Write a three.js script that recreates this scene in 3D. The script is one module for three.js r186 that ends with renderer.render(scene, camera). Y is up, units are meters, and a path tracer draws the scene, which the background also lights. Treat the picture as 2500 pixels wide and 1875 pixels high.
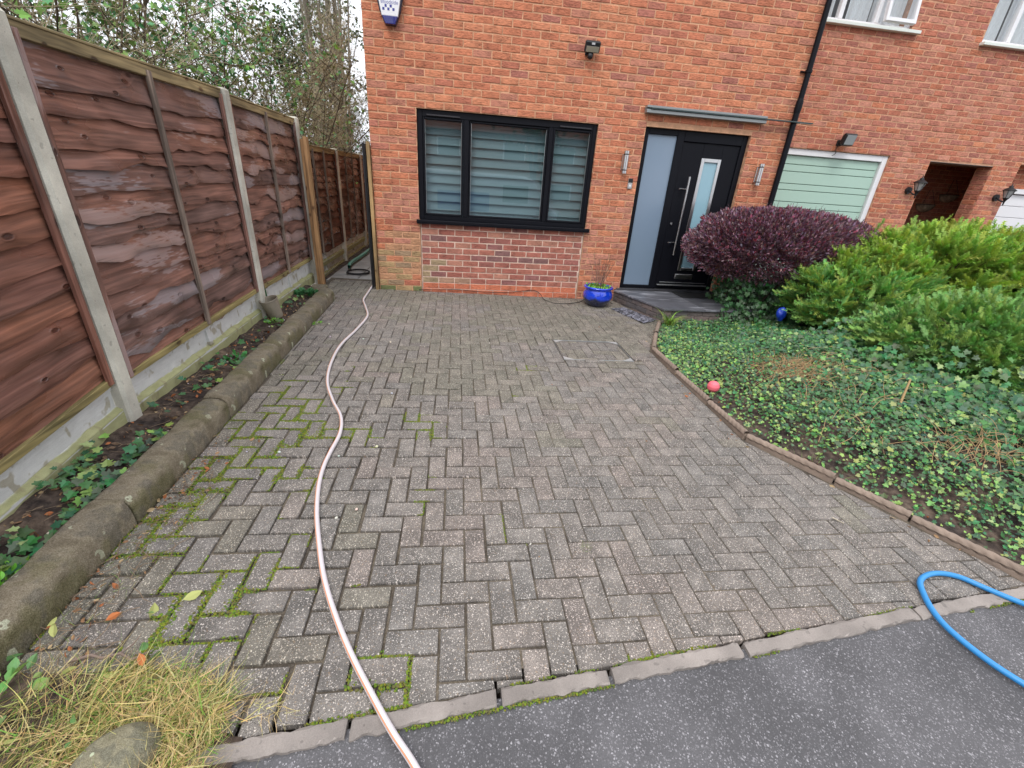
import * as THREE from 'three';
import { mergeGeometries } from 'three/addons/utils/BufferGeometryUtils.js';
import { FontLoader } from 'three/addons/loaders/FontLoader.js';
import { TextGeometry } from 'three/addons/geometries/TextGeometry.js';

// ---------------------------------------------------------------- camera, sky, sun, exposure
const scene = new THREE.Scene();
const camera = new THREE.PerspectiveCamera(83.8, 1024 / 768, 0.02, 400);
camera.position.set(1.0824, 1.4515, 6.3008);
camera.rotation.set(-0.4326, -0.1443, 0.0682, 'YXZ');
camera.updateMatrixWorld(); camera.updateProjectionMatrix();

const renderer = new THREE.WebGLRenderer({ antialias: true });
renderer.setSize(1024, 768);
renderer.toneMapping = THREE.LinearToneMapping;
renderer.toneMappingExposure = 1.5;
renderer.shadowMap.enabled = true;

function rngOf(seed) { let a = seed >>> 0; return () => { a = (a + 0x6d2b79f5) | 0; let t = Math.imul(a ^ (a >>> 15), 1 | a); t = (t + Math.imul(t ^ (t >>> 7), 61 | t)) ^ t; return ((t ^ (t >>> 14)) >>> 0) / 4294967296; }; }
const hash = (x, y, s) => { let h = Math.imul(x | 0, 374761393) ^ Math.imul(y | 0, 668265263) ^ Math.imul(s | 0, 1274126177); h = Math.imul(h ^ (h >>> 13), 1274126177); return ((h ^ (h >>> 16)) >>> 0) / 4294967296; };
const mod = (a, n) => ((a % n) + n) % n, clamp = (x, a = 0, b = 1) => Math.min(b, Math.max(a, x)), lerp = (a, b, t) => a + (b - a) * t;
const sstep = (a, b, x) => { const t = clamp((x - a) / (b - a)); return t * t * (3 - 2 * t); };
function vn(x, y, px, py, s) {   // value noise, periodic in px, py cells
  const ix = Math.floor(x), iy = Math.floor(y), fx = x - ix, fy = y - iy, u = fx * fx * (3 - 2 * fx), v = fy * fy * (3 - 2 * fy);
  const x0 = px ? mod(ix, px) : ix, x1 = px ? mod(ix + 1, px) : ix + 1, y0 = py ? mod(iy, py) : iy, y1 = py ? mod(iy + 1, py) : iy + 1;
  return lerp(lerp(hash(x0, y0, s), hash(x1, y0, s), u), lerp(hash(x0, y1, s), hash(x1, y1, s), u), v);
}
function fbm(u, v, px, py, s, oct = 4) { let a = 0.5, t = 0, w = 0; for (let i = 0; i < oct; i++) { t += a * vn(u * px, v * py, px, py, s + i * 17); w += a; a *= 0.5; px *= 2; py *= 2; } return t / w; }
const noise2 = (x, y, s = 1, oct = 3) => { let a = 0.5, t = 0, w = 0; for (let i = 0; i < oct; i++) { t += a * vn(x, y, 0, 0, s + i * 13); w += a; a *= 0.5; x *= 2; y *= 2; } return t / w; };

// overcast winter sky: pale, a little brighter overhead, soft cloud structure
{
  const W = 512, H = 256, d = new Float32Array(W * H * 4);
  for (let y = 0; y < H; y++) for (let x = 0; x < W; x++) {
    const el = ((y + 0.5) / H - 0.5) * Math.PI, s = Math.max(0, Math.sin(el)), n = fbm(x / W, y / H, 8, 6, 5, 5);
    const L = (0.92 + 0.55 * s) * (0.86 + 0.28 * n), i = (y * W + x) * 4;
    d[i] = L * 0.95; d[i + 1] = L * 0.985; d[i + 2] = L * 1.06; d[i + 3] = 1;
  }
  const sky = new THREE.DataTexture(d, W, H, THREE.RGBAFormat, THREE.FloatType);
  sky.mapping = THREE.EquirectangularReflectionMapping; sky.magFilter = sky.minFilter = THREE.LinearFilter; sky.wrapS = THREE.RepeatWrapping; sky.needsUpdate = true;
  scene.background = sky; scene.environment = sky;
}
const sun = new THREE.DirectionalLight(new THREE.Color(1, 0.965, 0.9), 1.0);
sun.name = 'sun'; sun.position.set(-6, 22, 16); sun.target.position.set(2, 0, 1); sun.castShadow = true; sun.shadow.radius = 34; sun.shadow.mapSize.set(2048, 2048);
Object.assign(sun.shadow.camera, { left: -14, right: 14, top: 14, bottom: -14, near: 1, far: 60 });
scene.add(sun, sun.target);

// ---------------------------------------------------------------- helpers
const V3 = (x, y, z) => new THREE.Vector3(x, y, z);
const gy = (x, z) => -0.0144 * x - 0.0252 * z;                     // the drive falls gently towards the road
const RGB = (r, g, b) => new THREE.Color().setRGB(r, g, b);
const taken = new Map();
function numbered(n) { const k = taken.get(n) ?? 0; taken.set(n, k + 1); return k ? n + '_' + String(k).padStart(3, '0') : n; }
function mesh(name, geo, mat, parent, extra) { const m = new THREE.Mesh(geo, mat); m.name = name; m.castShadow = m.receiveShadow = true; parent?.add(m); if (extra) Object.assign(m.userData, extra); return m; }
function thing(name, label, category, pos = [0, 0, 0], ry = 0, group) { const g = new THREE.Group(); g.name = numbered(name); g.position.set(...pos); g.rotation.y = ry; g.userData = { label, category }; if (group) g.userData.group = group; scene.add(g); return g; }
function tag(o, label, category, group) { o.name = numbered(o.name); Object.assign(o.userData, { label, category }); if (group) o.userData.group = group; scene.add(o); return o; }
function structure(o, label) { o.name = numbered(o.name); o.userData.kind = 'structure'; if (label) o.userData.label = label; scene.add(o); return o; }
function stuff(o, label, category) { o.name = numbered(o.name); o.userData.kind = 'stuff'; o.userData.label = label; if (category) o.userData.category = category; scene.add(o); return o; }

class GB {   // collects triangles with normals, uv and colours
  constructor() { this.p = []; this.n = []; this.u = []; this.c = []; this.i = []; this.col = null; }
  v(x, y, z, nx, ny, nz, u = 0, w = 0) { this.p.push(x, y, z); this.n.push(nx, ny, nz); this.u.push(u, w); if (this.col) this.c.push(this.col[0], this.col[1], this.col[2]); return this.p.length / 3 - 1; }
  quad(a, b, c, d, uvs) {   // flat quad from four [x,y,z]
    const ux = b[0] - a[0], uy = b[1] - a[1], uz = b[2] - a[2], vx = d[0] - a[0], vy = d[1] - a[1], vz = d[2] - a[2];
    let nx = uy * vz - uz * vy, ny = uz * vx - ux * vz, nz = ux * vy - uy * vx; const l = Math.hypot(nx, ny, nz) || 1; nx /= l; ny /= l; nz /= l;
    const k = [a, b, c, d].map((q, j) => this.v(q[0], q[1], q[2], nx, ny, nz, uvs ? uvs[j][0] : 0, uvs ? uvs[j][1] : 0));
    this.i.push(k[0], k[1], k[2], k[0], k[2], k[3]);
  }
  tri(a, b, c) { const ux = b[0] - a[0], uy = b[1] - a[1], uz = b[2] - a[2], vx = c[0] - a[0], vy = c[1] - a[1], vz = c[2] - a[2]; let nx = uy * vz - uz * vy, ny = uz * vx - ux * vz, nz = ux * vy - uy * vx; const l = Math.hypot(nx, ny, nz) || 1; const k = [a, b, c].map((q) => this.v(q[0], q[1], q[2], nx / l, ny / l, nz / l)); this.i.push(...k); }
  tube(pts, r0, r1, sides = 4, vScale = 4) {   // tapered tube along points
    const n = pts.length; let base = -1; const up = V3(0.31, 0.9, 0.17), t = V3(), a = V3(), b = V3();
    for (let k = 0; k < n; k++) {
      t.copy(pts[Math.min(k + 1, n - 1)]).sub(pts[Math.max(k - 1, 0)]).normalize();
      a.crossVectors(t, Math.abs(t.dot(up)) > 0.95 ? V3(1, 0, 0) : up).normalize(); b.crossVectors(t, a);
      const r = lerp(r0, r1, k / (n - 1)), start = this.p.length / 3;
      for (let s = 0; s <= sides; s++) { const q = (s / sides) * Math.PI * 2, c = Math.cos(q), d = Math.sin(q); this.v(pts[k].x + (a.x * c + b.x * d) * r, pts[k].y + (a.y * c + b.y * d) * r, pts[k].z + (a.z * c + b.z * d) * r, a.x * c + b.x * d, a.y * c + b.y * d, a.z * c + b.z * d, s / sides, k / vScale); }
      if (k) for (let s = 0; s < sides; s++) { const i0 = base + s, i1 = start + s; this.i.push(i0, i0 + 1, i1, i1, i0 + 1, i1 + 1); }
      base = start;
    }
  }
  geo() { const g = new THREE.BufferGeometry(); g.setAttribute('position', new THREE.BufferAttribute(new Float32Array(this.p), 3)); g.setAttribute('normal', new THREE.BufferAttribute(new Float32Array(this.n), 3)); g.setAttribute('uv', new THREE.BufferAttribute(new Float32Array(this.u), 2)); if (this.c.length) g.setAttribute('color', new THREE.BufferAttribute(new Float32Array(this.c), 3)); g.setIndex(this.i); return g; }
}
// uv in metres (divided by s) from the plane each face is nearest to
function triUV(g, s = 1, ou = 0, ov = 0) {
  if (g.index) g = g.toNonIndexed();
  if (!g.attributes.normal) g.computeVertexNormals();
  const p = g.attributes.position, n = g.attributes.normal, uv = new Float32Array(p.count * 2);
  for (let i = 0; i < p.count; i += 3) {
    let ax = 0, ay = 0, az = 0; for (let k = i; k < i + 3; k++) { ax += Math.abs(n.getX(k)); ay += Math.abs(n.getY(k)); az += Math.abs(n.getZ(k)); }
    for (let k = i; k < i + 3; k++) { const x = p.getX(k), y = p.getY(k), z = p.getZ(k); const q = az >= ax && az >= ay ? [x, y] : ax >= ay ? [z, y] : [x, z]; uv[k * 2] = q[0] / s + ou; uv[k * 2 + 1] = q[1] / s + ov; }
  }
  g.setAttribute('uv', new THREE.BufferAttribute(uv, 2)); return g;
}
// box with chamfered edges (44 triangles), centred
function cbox(w, h, d, c = 0.004, s = 1, ou = 0, ov = 0) {
  c = Math.min(c, w * 0.45, h * 0.45, d * 0.45);
  const g = new GB(), X = w / 2, Y = h / 2, Z = d / 2, P = (sx, sy, sz, ax) => [sx * (ax === 0 ? X : X - c), sy * (ax === 1 ? Y : Y - c), sz * (ax === 2 ? Z : Z - c)];
  for (const s1 of [-1, 1]) {
    const f = (ax, q) => { const a = q.map(([a, b, e]) => P(a, b, e, ax)); s1 > 0 ? g.quad(a[0], a[1], a[2], a[3]) : g.quad(a[3], a[2], a[1], a[0]); };
    f(2, [[-1, -1, s1], [1, -1, s1], [1, 1, s1], [-1, 1, s1]]); f(0, [[s1, -1, 1], [s1, -1, -1], [s1, 1, -1], [s1, 1, 1]]); f(1, [[-1, s1, 1], [1, s1, 1], [1, s1, -1], [-1, s1, -1]]);
  }
  const out = (a, b, e, f2) => { const m = [0, 1, 2].map((k) => a[k] + b[k] + e[k] + f2[k]); const ux = [0, 1, 2].map((k) => b[k] - a[k]), vx = [0, 1, 2].map((k) => f2[k] - a[k]); const n = [ux[1] * vx[2] - ux[2] * vx[1], ux[2] * vx[0] - ux[0] * vx[2], ux[0] * vx[1] - ux[1] * vx[0]]; n[0] * m[0] + n[1] * m[1] + n[2] * m[2] > 0 ? g.quad(a, b, e, f2) : g.quad(f2, e, b, a); };
  for (const i of [-1, 1]) for (const j of [-1, 1]) {
    out(P(-1, i, j, 1), P(1, i, j, 1), P(1, i, j, 2), P(-1, i, j, 2)); out(P(i, -1, j, 0), P(i, 1, j, 0), P(i, 1, j, 2), P(i, -1, j, 2)); out(P(i, j, -1, 0), P(i, j, 1, 0), P(i, j, 1, 1), P(i, j, -1, 1));
    for (const k of [-1, 1]) { const a = P(i, j, k, 0), b = P(i, j, k, 1), e = P(i, j, k, 2); i * j * k > 0 ? g.tri(a, b, e) : g.tri(e, b, a); }
  }
  return triUV(g.geo(), s, ou, ov);
}
const at = (g, x, y, z) => g.translate(x, y, z);
const cb = (x0, x1, y0, y1, z0, z1, c = 0.004, s = 1) => triUV(cbox(x1 - x0, y1 - y0, z1 - z0, c).translate((x0 + x1) / 2, (y0 + y1) / 2, (z0 + z1) / 2), s);
function merge(list) { return mergeGeometries(list.map((g) => (g.index ? g.toNonIndexed() : g)), false); }
function tubeGeo(pts, r, seg = 80, sides = 8, tension = 0.5) { return new THREE.TubeGeometry(new THREE.CatmullRomCurve3(pts, false, 'centripetal', tension), seg, r, sides); }
function inst(name, geo, mat, list, parent) {   // list of {m: Matrix4, c: Color}
  const im = new THREE.InstancedMesh(geo, mat, list.length); im.name = name; im.castShadow = im.receiveShadow = true;
  list.forEach((e, i) => { im.setMatrixAt(i, e.m); if (e.c) im.setColorAt(i, e.c); }); parent?.add(im); return im;
}
const _q = new THREE.Quaternion(), _q2 = new THREE.Quaternion();
function place(x, y, z, s, q) { return new THREE.Matrix4().compose(V3(x, y, z), q.clone(), typeof s === 'number' ? V3(s, s, s) : s); }
function quatFacing(dir, roll = 0) { _q.setFromUnitVectors(V3(0, 1, 0), dir.clone().normalize()); return _q.clone().multiply(_q2.setFromAxisAngle(V3(0, 1, 0), roll)); }   // +y to dir
const projArea = (p) => { const v = p.clone().project(camera); const d = p.distanceTo(camera.position); return Math.abs(v.x) < 1.02 && Math.abs(v.y) < 1.02 && v.z < 1 ? 1 / (d * d) : 0; };

// ---------------------------------------------------------------- textures
function tex(w, h, fn, srgb = true) {
  const d = new Uint8Array(w * h * 4);
  for (let y = 0; y < h; y++) for (let x = 0; x < w; x++) { const c = fn((x + 0.5) / w, (y + 0.5) / h, x, y), i = (y * w + x) * 4; if (typeof c === 'number') d[i] = d[i + 1] = d[i + 2] = clamp(c) * 255; else for (let k = 0; k < 3; k++) d[i + k] = clamp(c[k]) * 255; d[i + 3] = 255; }
  const t = new THREE.DataTexture(d, w, h); t.wrapS = t.wrapT = THREE.RepeatWrapping; t.magFilter = THREE.LinearFilter; t.minFilter = THREE.LinearMipmapLinearFilter; t.generateMipmaps = true; if (srgb) t.colorSpace = THREE.SRGBColorSpace; t.needsUpdate = true; return t;
}
function splats(w, h, n, seed, rmin, rmax, val, base) {   // random round chips on a periodic field
  const f = new Float32Array(w * h).fill(base), r = rngOf(seed);
  for (let k = 0; k < n; k++) { const cx = r() * w, cy = r() * h, R = lerp(rmin, rmax, r() * r()), e = 0.6 + r() * 0.8, v = val(r), c0 = Math.cos(r() * 3.14), s0 = Math.sqrt(1 - c0 * c0);
    for (let y = Math.floor(cy - R * 1.5); y <= cy + R * 1.5; y++) for (let x = Math.floor(cx - R * 1.5); x <= cx + R * 1.5; x++) { const dx = x - cx, dy = y - cy, a = dx * c0 + dy * s0, b = (-dx * s0 + dy * c0) / e; if (a * a + b * b < R * R) f[mod(y, h) * w + mod(x, w)] = v; } }
  return f;
}
const T = {};
// fired clay with drag marks
T.brick = tex(512, 512, (u, v) => { const a = fbm(u, v, 6, 10, 3, 5), b = fbm(u, v, 24, 70, 9, 3), s = hash(u * 512, v * 512, 4); return clamp(0.88 + (a - 0.5) * 0.26 + (b - 0.5) * 0.2 + (s - 0.5) * 0.09 - (b < 0.28 ? 0.09 : 0)); });
T.brickBump = tex(512, 512, (u, v) => { const b = fbm(u, v, 20, 64, 9, 3), a = fbm(u, v, 40, 40, 21, 3); return b * 0.65 + a * 0.35 - (b < 0.32 ? 0.25 : 0); }, false);
T.mortar = tex(256, 256, (u, v) => 0.86 + (fbm(u, v, 10, 10, 31, 4) - 0.5) * 0.3 + (hash(u * 256, v * 256, 7) - 0.5) * 0.16);
T.grit = tex(256, 256, (u, v) => fbm(u, v, 40, 40, 77, 3) * 0.7 + hash(u * 256, v * 256, 71) * 0.3, false);
// exposed-aggregate concrete block, tile 0.8 m
{
  const N = 1024, light = splats(N, N, 15000, 11, 1.0, 3.0, (r) => 0.58 + r() * 0.34, 0), big = splats(N, N, 2600, 14, 2.0, 4.0, (r) => 0.66 + r() * 0.22, 0), dark = splats(N, N, 12000, 12, 1.2, 3.2, (r) => 0.2 + r() * 0.25, 0);
  const warm = splats(N, N, 2600, 13, 1.4, 4, (r) => 0.5 + 0.5 * r(), 0);
  T.paver = tex(N, N, (u, v, x, y) => { const i = y * N + x, n = 0.45 + (fbm(u, v, 9, 9, 41, 4) - 0.5) * 0.24 + (hash(x, y, 43) - 0.5) * 0.2; let g = n; if (dark[i]) g = lerp(g, dark[i], 0.6); if (light[i]) g = lerp(g, light[i], 0.8); if (big[i]) g = lerp(g, big[i], 0.9); return warm[i] && !light[i] ? [g + 0.1 * warm[i], g + 0.03 * warm[i], g - 0.04] : [g, g * 0.965, g * 0.925]; });
  T.paverBump = tex(N, N, (u, v, x, y) => { const i = y * N + x; return 0.45 + (light[i] ? 0.3 : 0) - (dark[i] ? 0.25 : 0) + (hash(x, y, 43) - 0.5) * 0.25; }, false);
}
// tarmac with pale chippings, tile 1 m
{
  const N = 1024, ch = splats(N, N, 34000, 21, 1.3, 4.2, (r) => 0.26 + Math.pow(r(), 3) * 0.5, 0.24);
  T.tar = tex(N, N, (u, v, x, y) => { const g = ch[y * N + x] * 0.62 + 0.2 + (fbm(u, v, 5, 5, 51, 4) - 0.5) * 0.14 + (hash(x, y, 9) - 0.5) * 0.1; return [g, g * 0.985, g * 0.99]; });
  T.tarBump = tex(N, N, (u, v, x, y) => 0.25 + ch[y * N + x] * 0.7 + (hash(x, y, 19) - 0.5) * 0.15, false);
}
// softwood board, tile 2 m x 0.5 m, grain along u, with knots
{
  const W = 1024, H = 256, r = rngOf(61), kn = Array.from({ length: 15 }, () => [r(), r(), 0.35 + r() * 0.65]);
  const field = (u, v) => { let gv = v, k = 0, bulge = 0, rim = 0; for (const [a, b, s] of kn) { let du = u - a, dv = v - b; du -= Math.round(du); dv -= Math.round(dv); const d = Math.hypot(du * 2 / 0.045, dv * 0.5 / 0.022) / s, e = Math.exp(-d * d * 0.12); gv += dv * e * 0.55; bulge += Math.exp(-Math.pow(du * 2 / 0.1 / s, 2) - Math.pow(dv * 0.5 / 0.06 / s, 2)) * s; k = Math.max(k, 1 - sstep(0.5, 0.85, d)); rim = Math.max(rim, Math.exp(-Math.pow((d - 0.9) / 0.25, 2))); } return [gv, k, bulge, rim]; };
  const g = (u, v) => { const [gv, k, bulge, rim] = field(u, v); return [fbm(u, gv, 6, 40, 63, 4), k, bulge, rim]; };
  T.wood = tex(W, H, (u, v) => { const [a, k, , rim] = g(u, v), big = fbm(u, v, 7, 5, 65, 3); const q = 0.68 + (a - 0.5) * 0.42 + (big - 0.5) * 0.34 - k * 0.26 - rim * 0.06; return [q, q * (0.98 - k * 0.1), q * (0.95 - k * 0.12)]; });
  T.woodBump = tex(W, H, (u, v) => { const [a, k, bulge, rim] = g(u, v); return clamp(0.3 + (a - 0.5) * 0.1 + bulge * 0.55 - k * 0.12 + rim * 0.05 + (fbm(u, v, 9, 2, 66, 2) - 0.5) * 0.7); }, false);
}
// the same board where the stain has weathered to a silvery film in long ragged streaks
T.woodWorn = (() => { const W = 1024, H = 256, d = T.wood.image.data; return tex(W, H, (u, v, x, y) => { const i = (y * W + x) * 4, n = fbm(u, v, 4, 3, 141, 4) + (fbm(u, v, 30, 60, 143, 3) - 0.5) * 0.3, w = sstep(0.53, 0.63, n) * 0.7; return [0, 1, 2].map((k) => lerp((d[i + k] / 255 / 0.68) * [0.475, 0.37, 0.345][k], [0.63, 0.59, 0.6][k], w)); }); })();
T.woodGloss = tex(512, 128, (u, v) => 0.2 + 0.5 * sstep(0.36, 0.66, fbm(u, v, 5, 3, 68, 4)), false);
// cast concrete with pits
T.conc = tex(512, 512, (u, v, x, y) => { const a = fbm(u, v, 6, 6, 81, 5), p = fbm(u, v, 50, 50, 83, 2); return 0.8 + (a - 0.5) * 0.34 + (hash(x, y, 8) - 0.5) * 0.08 - (p < 0.16 ? 0.1 : 0); });
T.concBump = tex(512, 512, (u, v, x, y) => fbm(u, v, 30, 30, 85, 4) * 0.8 + hash(x, y, 8) * 0.2, false);
// old kerb: concrete under algae, grime and lichen rosettes
{
  const N = 512, li = splats(N, N, 46, 91, 3, 17, (r) => 0.55 + r() * 0.45, 0);
  T.kerb = tex(N, N, (u, v, x, y) => { const a = fbm(u, v, 5, 5, 93, 5), b = fbm(u, v, 14, 14, 95, 4), h2 = hash(x, y, 3), l = li[y * N + x] * (fbm(u, v, 60, 60, 97, 2) > 0.42 ? 1 : 0); let c = [0.47, 0.44, 0.38]; c = c.map((q, k) => lerp(q, [0.39, 0.375, 0.28][k], sstep(0.4, 0.62, a))); c = c.map((q, k) => lerp(q, [0.29, 0.275, 0.24][k], sstep(0.5, 0.7, b) * 0.7)); c = c.map((q, k) => lerp(q, [0.64, 0.66, 0.58][k], l * 0.85)); return c.map((q) => q + (h2 - 0.5) * 0.18 + (b - 0.5) * 0.26); });
  // gravel board: v runs up the board (0 at the ground); algae with a ragged outline on the ledge and foot
  T.board = tex(1024, 256, (u, v, x, y) => { const n = fbm(u, v, 24, 5, 101, 4), m = fbm(u, v, 7, 3, 103, 3), s = hash(x, y, 5); const w = clamp(Math.max(sstep(0.40, 0.26, v), 1 - Math.abs(v - 0.42) / 0.1) * 1.25 * (0.3 + 1.3 * m) + (n - 0.5) * 0.9), al = sstep(0.35, 0.75, w); let c = [0.77, 0.77, 0.765]; c = c.map((q, k) => lerp(q, [0.6, 0.6, 0.44][k], al)); c = c.map((q, k) => lerp(q, [0.5, 0.46, 0.36][k], sstep(0.62, 0.75, fbm(u, v, 40, 4, 105, 3)) * 0.5)); return c.map((q) => q + (n - 0.5) * 0.12 + (s - 0.5) * 0.05); });
}
T.soil = tex(512, 512, (u, v, x, y) => { const a = fbm(u, v, 8, 8, 111, 5), b = fbm(u, v, 40, 40, 113, 3); return [0.26 + (a - 0.5) * 0.3 + (b - 0.5) * 0.3, 0.215 + (a - 0.5) * 0.26 + (b - 0.5) * 0.28, 0.185 + (a - 0.5) * 0.2 + (b - 0.5) * 0.25]; });
T.sand = tex(256, 256, (u, v, x, y) => { const a = fbm(u, v, 12, 12, 121, 4); return [0.35 + (a - 0.5) * 0.3, 0.315 + (a - 0.5) * 0.28, 0.27 + (a - 0.5) * 0.24].map((q) => q + (hash(x, y, 2) - 0.5) * 0.14); });
T.slate = tex(512, 512, (u, v, x, y) => { const a = fbm(u, v, 5, 5, 131, 5), b = fbm(u, v, 3, 12, 133, 4); const w = sstep(0.56, 0.7, b) * 0.2; return [0.45, 0.45, 0.465].map((q) => q + (a - 0.5) * 0.22 + w + (hash(x, y, 6) - 0.5) * 0.04); });
T.mat = tex(256, 256, (u, v, x, y) => { const b = fbm(u, v, 26, 26, 141, 2), q = 0.2 + (b > 0.52 ? 0.22 : 0) + (hash(x, y, 3) - 0.5) * 0.22; return [q, q, q * 1.06]; });
T.glaze = tex(256, 256, (u, v) => { const d = v + (fbm(u, v, 14, 2, 151, 4) - 0.5) * 0.34, s = sstep(0.34, 0.52, d); return [lerp(0.12, 0.06, s), lerp(0.14, 0.22, s), lerp(0.25, 0.72, s)].map((q) => q * (0.8 + 0.45 * fbm(u, v, 20, 8, 153, 3))); });
T.bark = tex(256, 256, (u, v) => 0.6 + (fbm(u, v, 12, 4, 161, 4) - 0.5) * 0.7);

// ---------------------------------------------------------------- materials
const std = (o) => new THREE.MeshStandardMaterial(o), phy = (o) => new THREE.MeshPhysicalMaterial(o);
const M = {
  black: phy({ color: RGB(0.005, 0.0055, 0.009), roughness: 0.5, specularIntensity: 0.35 }), blackPlastic: std({ color: RGB(0.012, 0.012, 0.014), roughness: 0.5 }), rubber: std({ color: RGB(0.015, 0.015, 0.016), roughness: 0.75 }),
  steel: std({ color: RGB(0.62, 0.62, 0.62), metalness: 1, roughness: 0.28 }), zinc: std({ color: RGB(0.55, 0.57, 0.57), metalness: 0.9, roughness: 0.42 }), galv: std({ color: RGB(0.3, 0.32, 0.32), metalness: 0.6, roughness: 0.5 }),
  white: std({ color: RGB(0.78, 0.78, 0.8), roughness: 0.35 }), glass: phy({ color: RGB(0.93, 0.96, 0.96), transmission: 1, thickness: 0, roughness: 0.0, ior: 1.52 }),
  frost: phy({ color: RGB(0.2, 0.27, 0.36), roughness: 0.3, clearcoat: 0.7, clearcoatRoughness: 0.12 }), frostBlue: phy({ color: RGB(0.27, 0.45, 0.53), roughness: 0.35, clearcoat: 0.5, clearcoatRoughness: 0.1 }),
  mortarWarm: std({ color: RGB(0.78, 0.42, 0.26), map: T.mortar, bumpMap: T.grit, bumpScale: 0.002, roughness: 1 }), mortar: std({ color: RGB(0.83, 0.46, 0.275), map: T.mortar, bumpMap: T.grit, bumpScale: 0.002, roughness: 1 }), mortarPale: std({ color: RGB(0.9, 0.66, 0.53), map: T.mortar, bumpMap: T.grit, bumpScale: 0.002, roughness: 1 }),
  conc: std({ color: RGB(0.88, 0.84, 0.71), map: T.conc, bumpMap: T.concBump, bumpScale: 0.003, roughness: 0.95 }), kerb: std({ color: RGB(1.1, 1.06, 1.0), map: T.kerb, bumpMap: T.concBump, bumpScale: 0.011, roughness: 0.97 }), board: std({ color: RGB(1.05, 1.05, 1.03), map: T.board, bumpMap: T.concBump, bumpScale: 0.002, roughness: 0.9 }),
  soil: std({ map: T.soil, bumpMap: T.grit, bumpScale: 0.012, roughness: 1 }), sand: std({ map: T.sand, bumpMap: T.grit, bumpScale: 0.004, roughness: 1 }),
  tar: std({ color: RGB(0.86, 0.85, 0.87), map: T.tar, bumpMap: T.tarBump, bumpScale: 0.004, roughness: 0.82 }),
  slate: std({ color: RGB(0.75, 0.76, 0.8), map: T.slate, roughness: 0.42, bumpMap: T.concBump, bumpScale: 0.0015 }), grout: std({ color: RGB(0.5, 0.46, 0.42), roughness: 1 }),
  newWood: std({ color: RGB(0.86, 0.5, 0.24), map: T.wood, bumpMap: T.woodBump, bumpScale: 0.002, roughness: 0.75 }), soffit: std({ color: RGB(0.28, 0.25, 0.22), roughness: 0.9 }),
  dark: std({ color: RGB(0.03, 0.028, 0.028), roughness: 0.95 }),
};

// ================================================================ SETTING
// ground: one sheet to the horizon; it follows the fall of the plot
{
  const xs = [-200, -6, 14, 200], zs = [-200, -2, 9, 200], g = new GB();
  const h = (x, z) => gy(clamp(x, -6, 14), clamp(z, -2, 9)) - 0.07;
  for (let i = 0; i < 3; i++) for (let j = 0; j < 3; j++) { const a = xs[i], b = xs[i + 1], c = zs[j], d = zs[j + 1]; g.quad([a, h(a, d), d], [b, h(b, d), d], [b, h(b, c), c], [a, h(a, c), c], [[a, d], [b, d], [b, c], [a, c]]); }
  structure(mesh('ground', g.geo(), M.soil), 'bare earth ground of the plots around the houses');
}
const frontZ = (x) => 5.49 - 0.1085 * (x - 0.45);                    // line of the pin kerb between drive and lane
const kerbX = (z) => lerp(-0.47, -0.405, clamp((z - 0.6) / 4.6));   // foot of the big kerb on the drive side
{ // tarmac lane, slightly uneven
  const g = new THREE.PlaneGeometry(1, 1, 120, 60), p = g.attributes.position, uv = g.attributes.uv;
  for (let i = 0; i < p.count; i++) { const a = p.getX(i) + 0.5, b = 0.5 - p.getY(i), x = lerp(-14, 18, a), zf = frontZ(clamp(x, -3, 8)) + 0.02, z = zf + b * b * 9; const y = gy(clamp(x, -6, 12), Math.min(z, 9)) - 0.008 + (noise2(x * 0.9, z * 0.9, 3) - 0.5) * 0.014 * clamp(b * 12); p.setXYZ(i, x, y, z); uv.setXY(i, x, z); }
  g.computeVertexNormals(); structure(mesh('road', g, M.tar), 'grey tarmac lane in front of the drive');
}

// ---------------------------------------------------------------- drive of herringbone blocks
const paverMats = [], paverTones = [];
{
  const base = [[1.0, 0.955, 0.925], [0.97, 0.93, 0.905], [1.04, 0.97, 0.935], [0.93, 0.915, 0.905], [1.06, 0.97, 0.935], [0.99, 0.96, 0.935], [0.91, 0.885, 0.87], [1.08, 1.0, 0.96], [0.94, 0.915, 0.82], [0.98, 0.94, 0.85], [0.88, 0.87, 0.77]];
  base.forEach((c, i) => { paverTones.push(c); paverMats.push(std({ color: RGB(...c), map: T.paver, bumpMap: T.paverBump, bumpScale: 0.0035, roughness: 0.9 })); });
}
const paverStuffMat = std({ vertexColors: true, map: T.paver, bumpMap: T.paverBump, bumpScale: 0.0035, roughness: 0.9 });
const clipH = (poly, a, b, c) => { const out = []; for (let i = 0; i < poly.length; i++) { const p = poly[i], q = poly[(i + 1) % poly.length], dp = a * p[0] + b * p[1] - c, dq = a * q[0] + b * q[1] - c; if (dp <= 0) out.push(p); if ((dp < 0 && dq > 0) || (dp > 0 && dq < 0)) { const t = dp / (dp - dq); out.push([p[0] + (q[0] - p[0]) * t, p[1] + (q[1] - p[1]) * t]); } } return out; };
const areaOf = (p) => { let a = 0; for (let i = 0; i < p.length; i++) { const q = p[(i + 1) % p.length]; a += p[i][0] * q[1] - q[0] * p[i][1]; } return Math.abs(a) / 2; };
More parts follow.
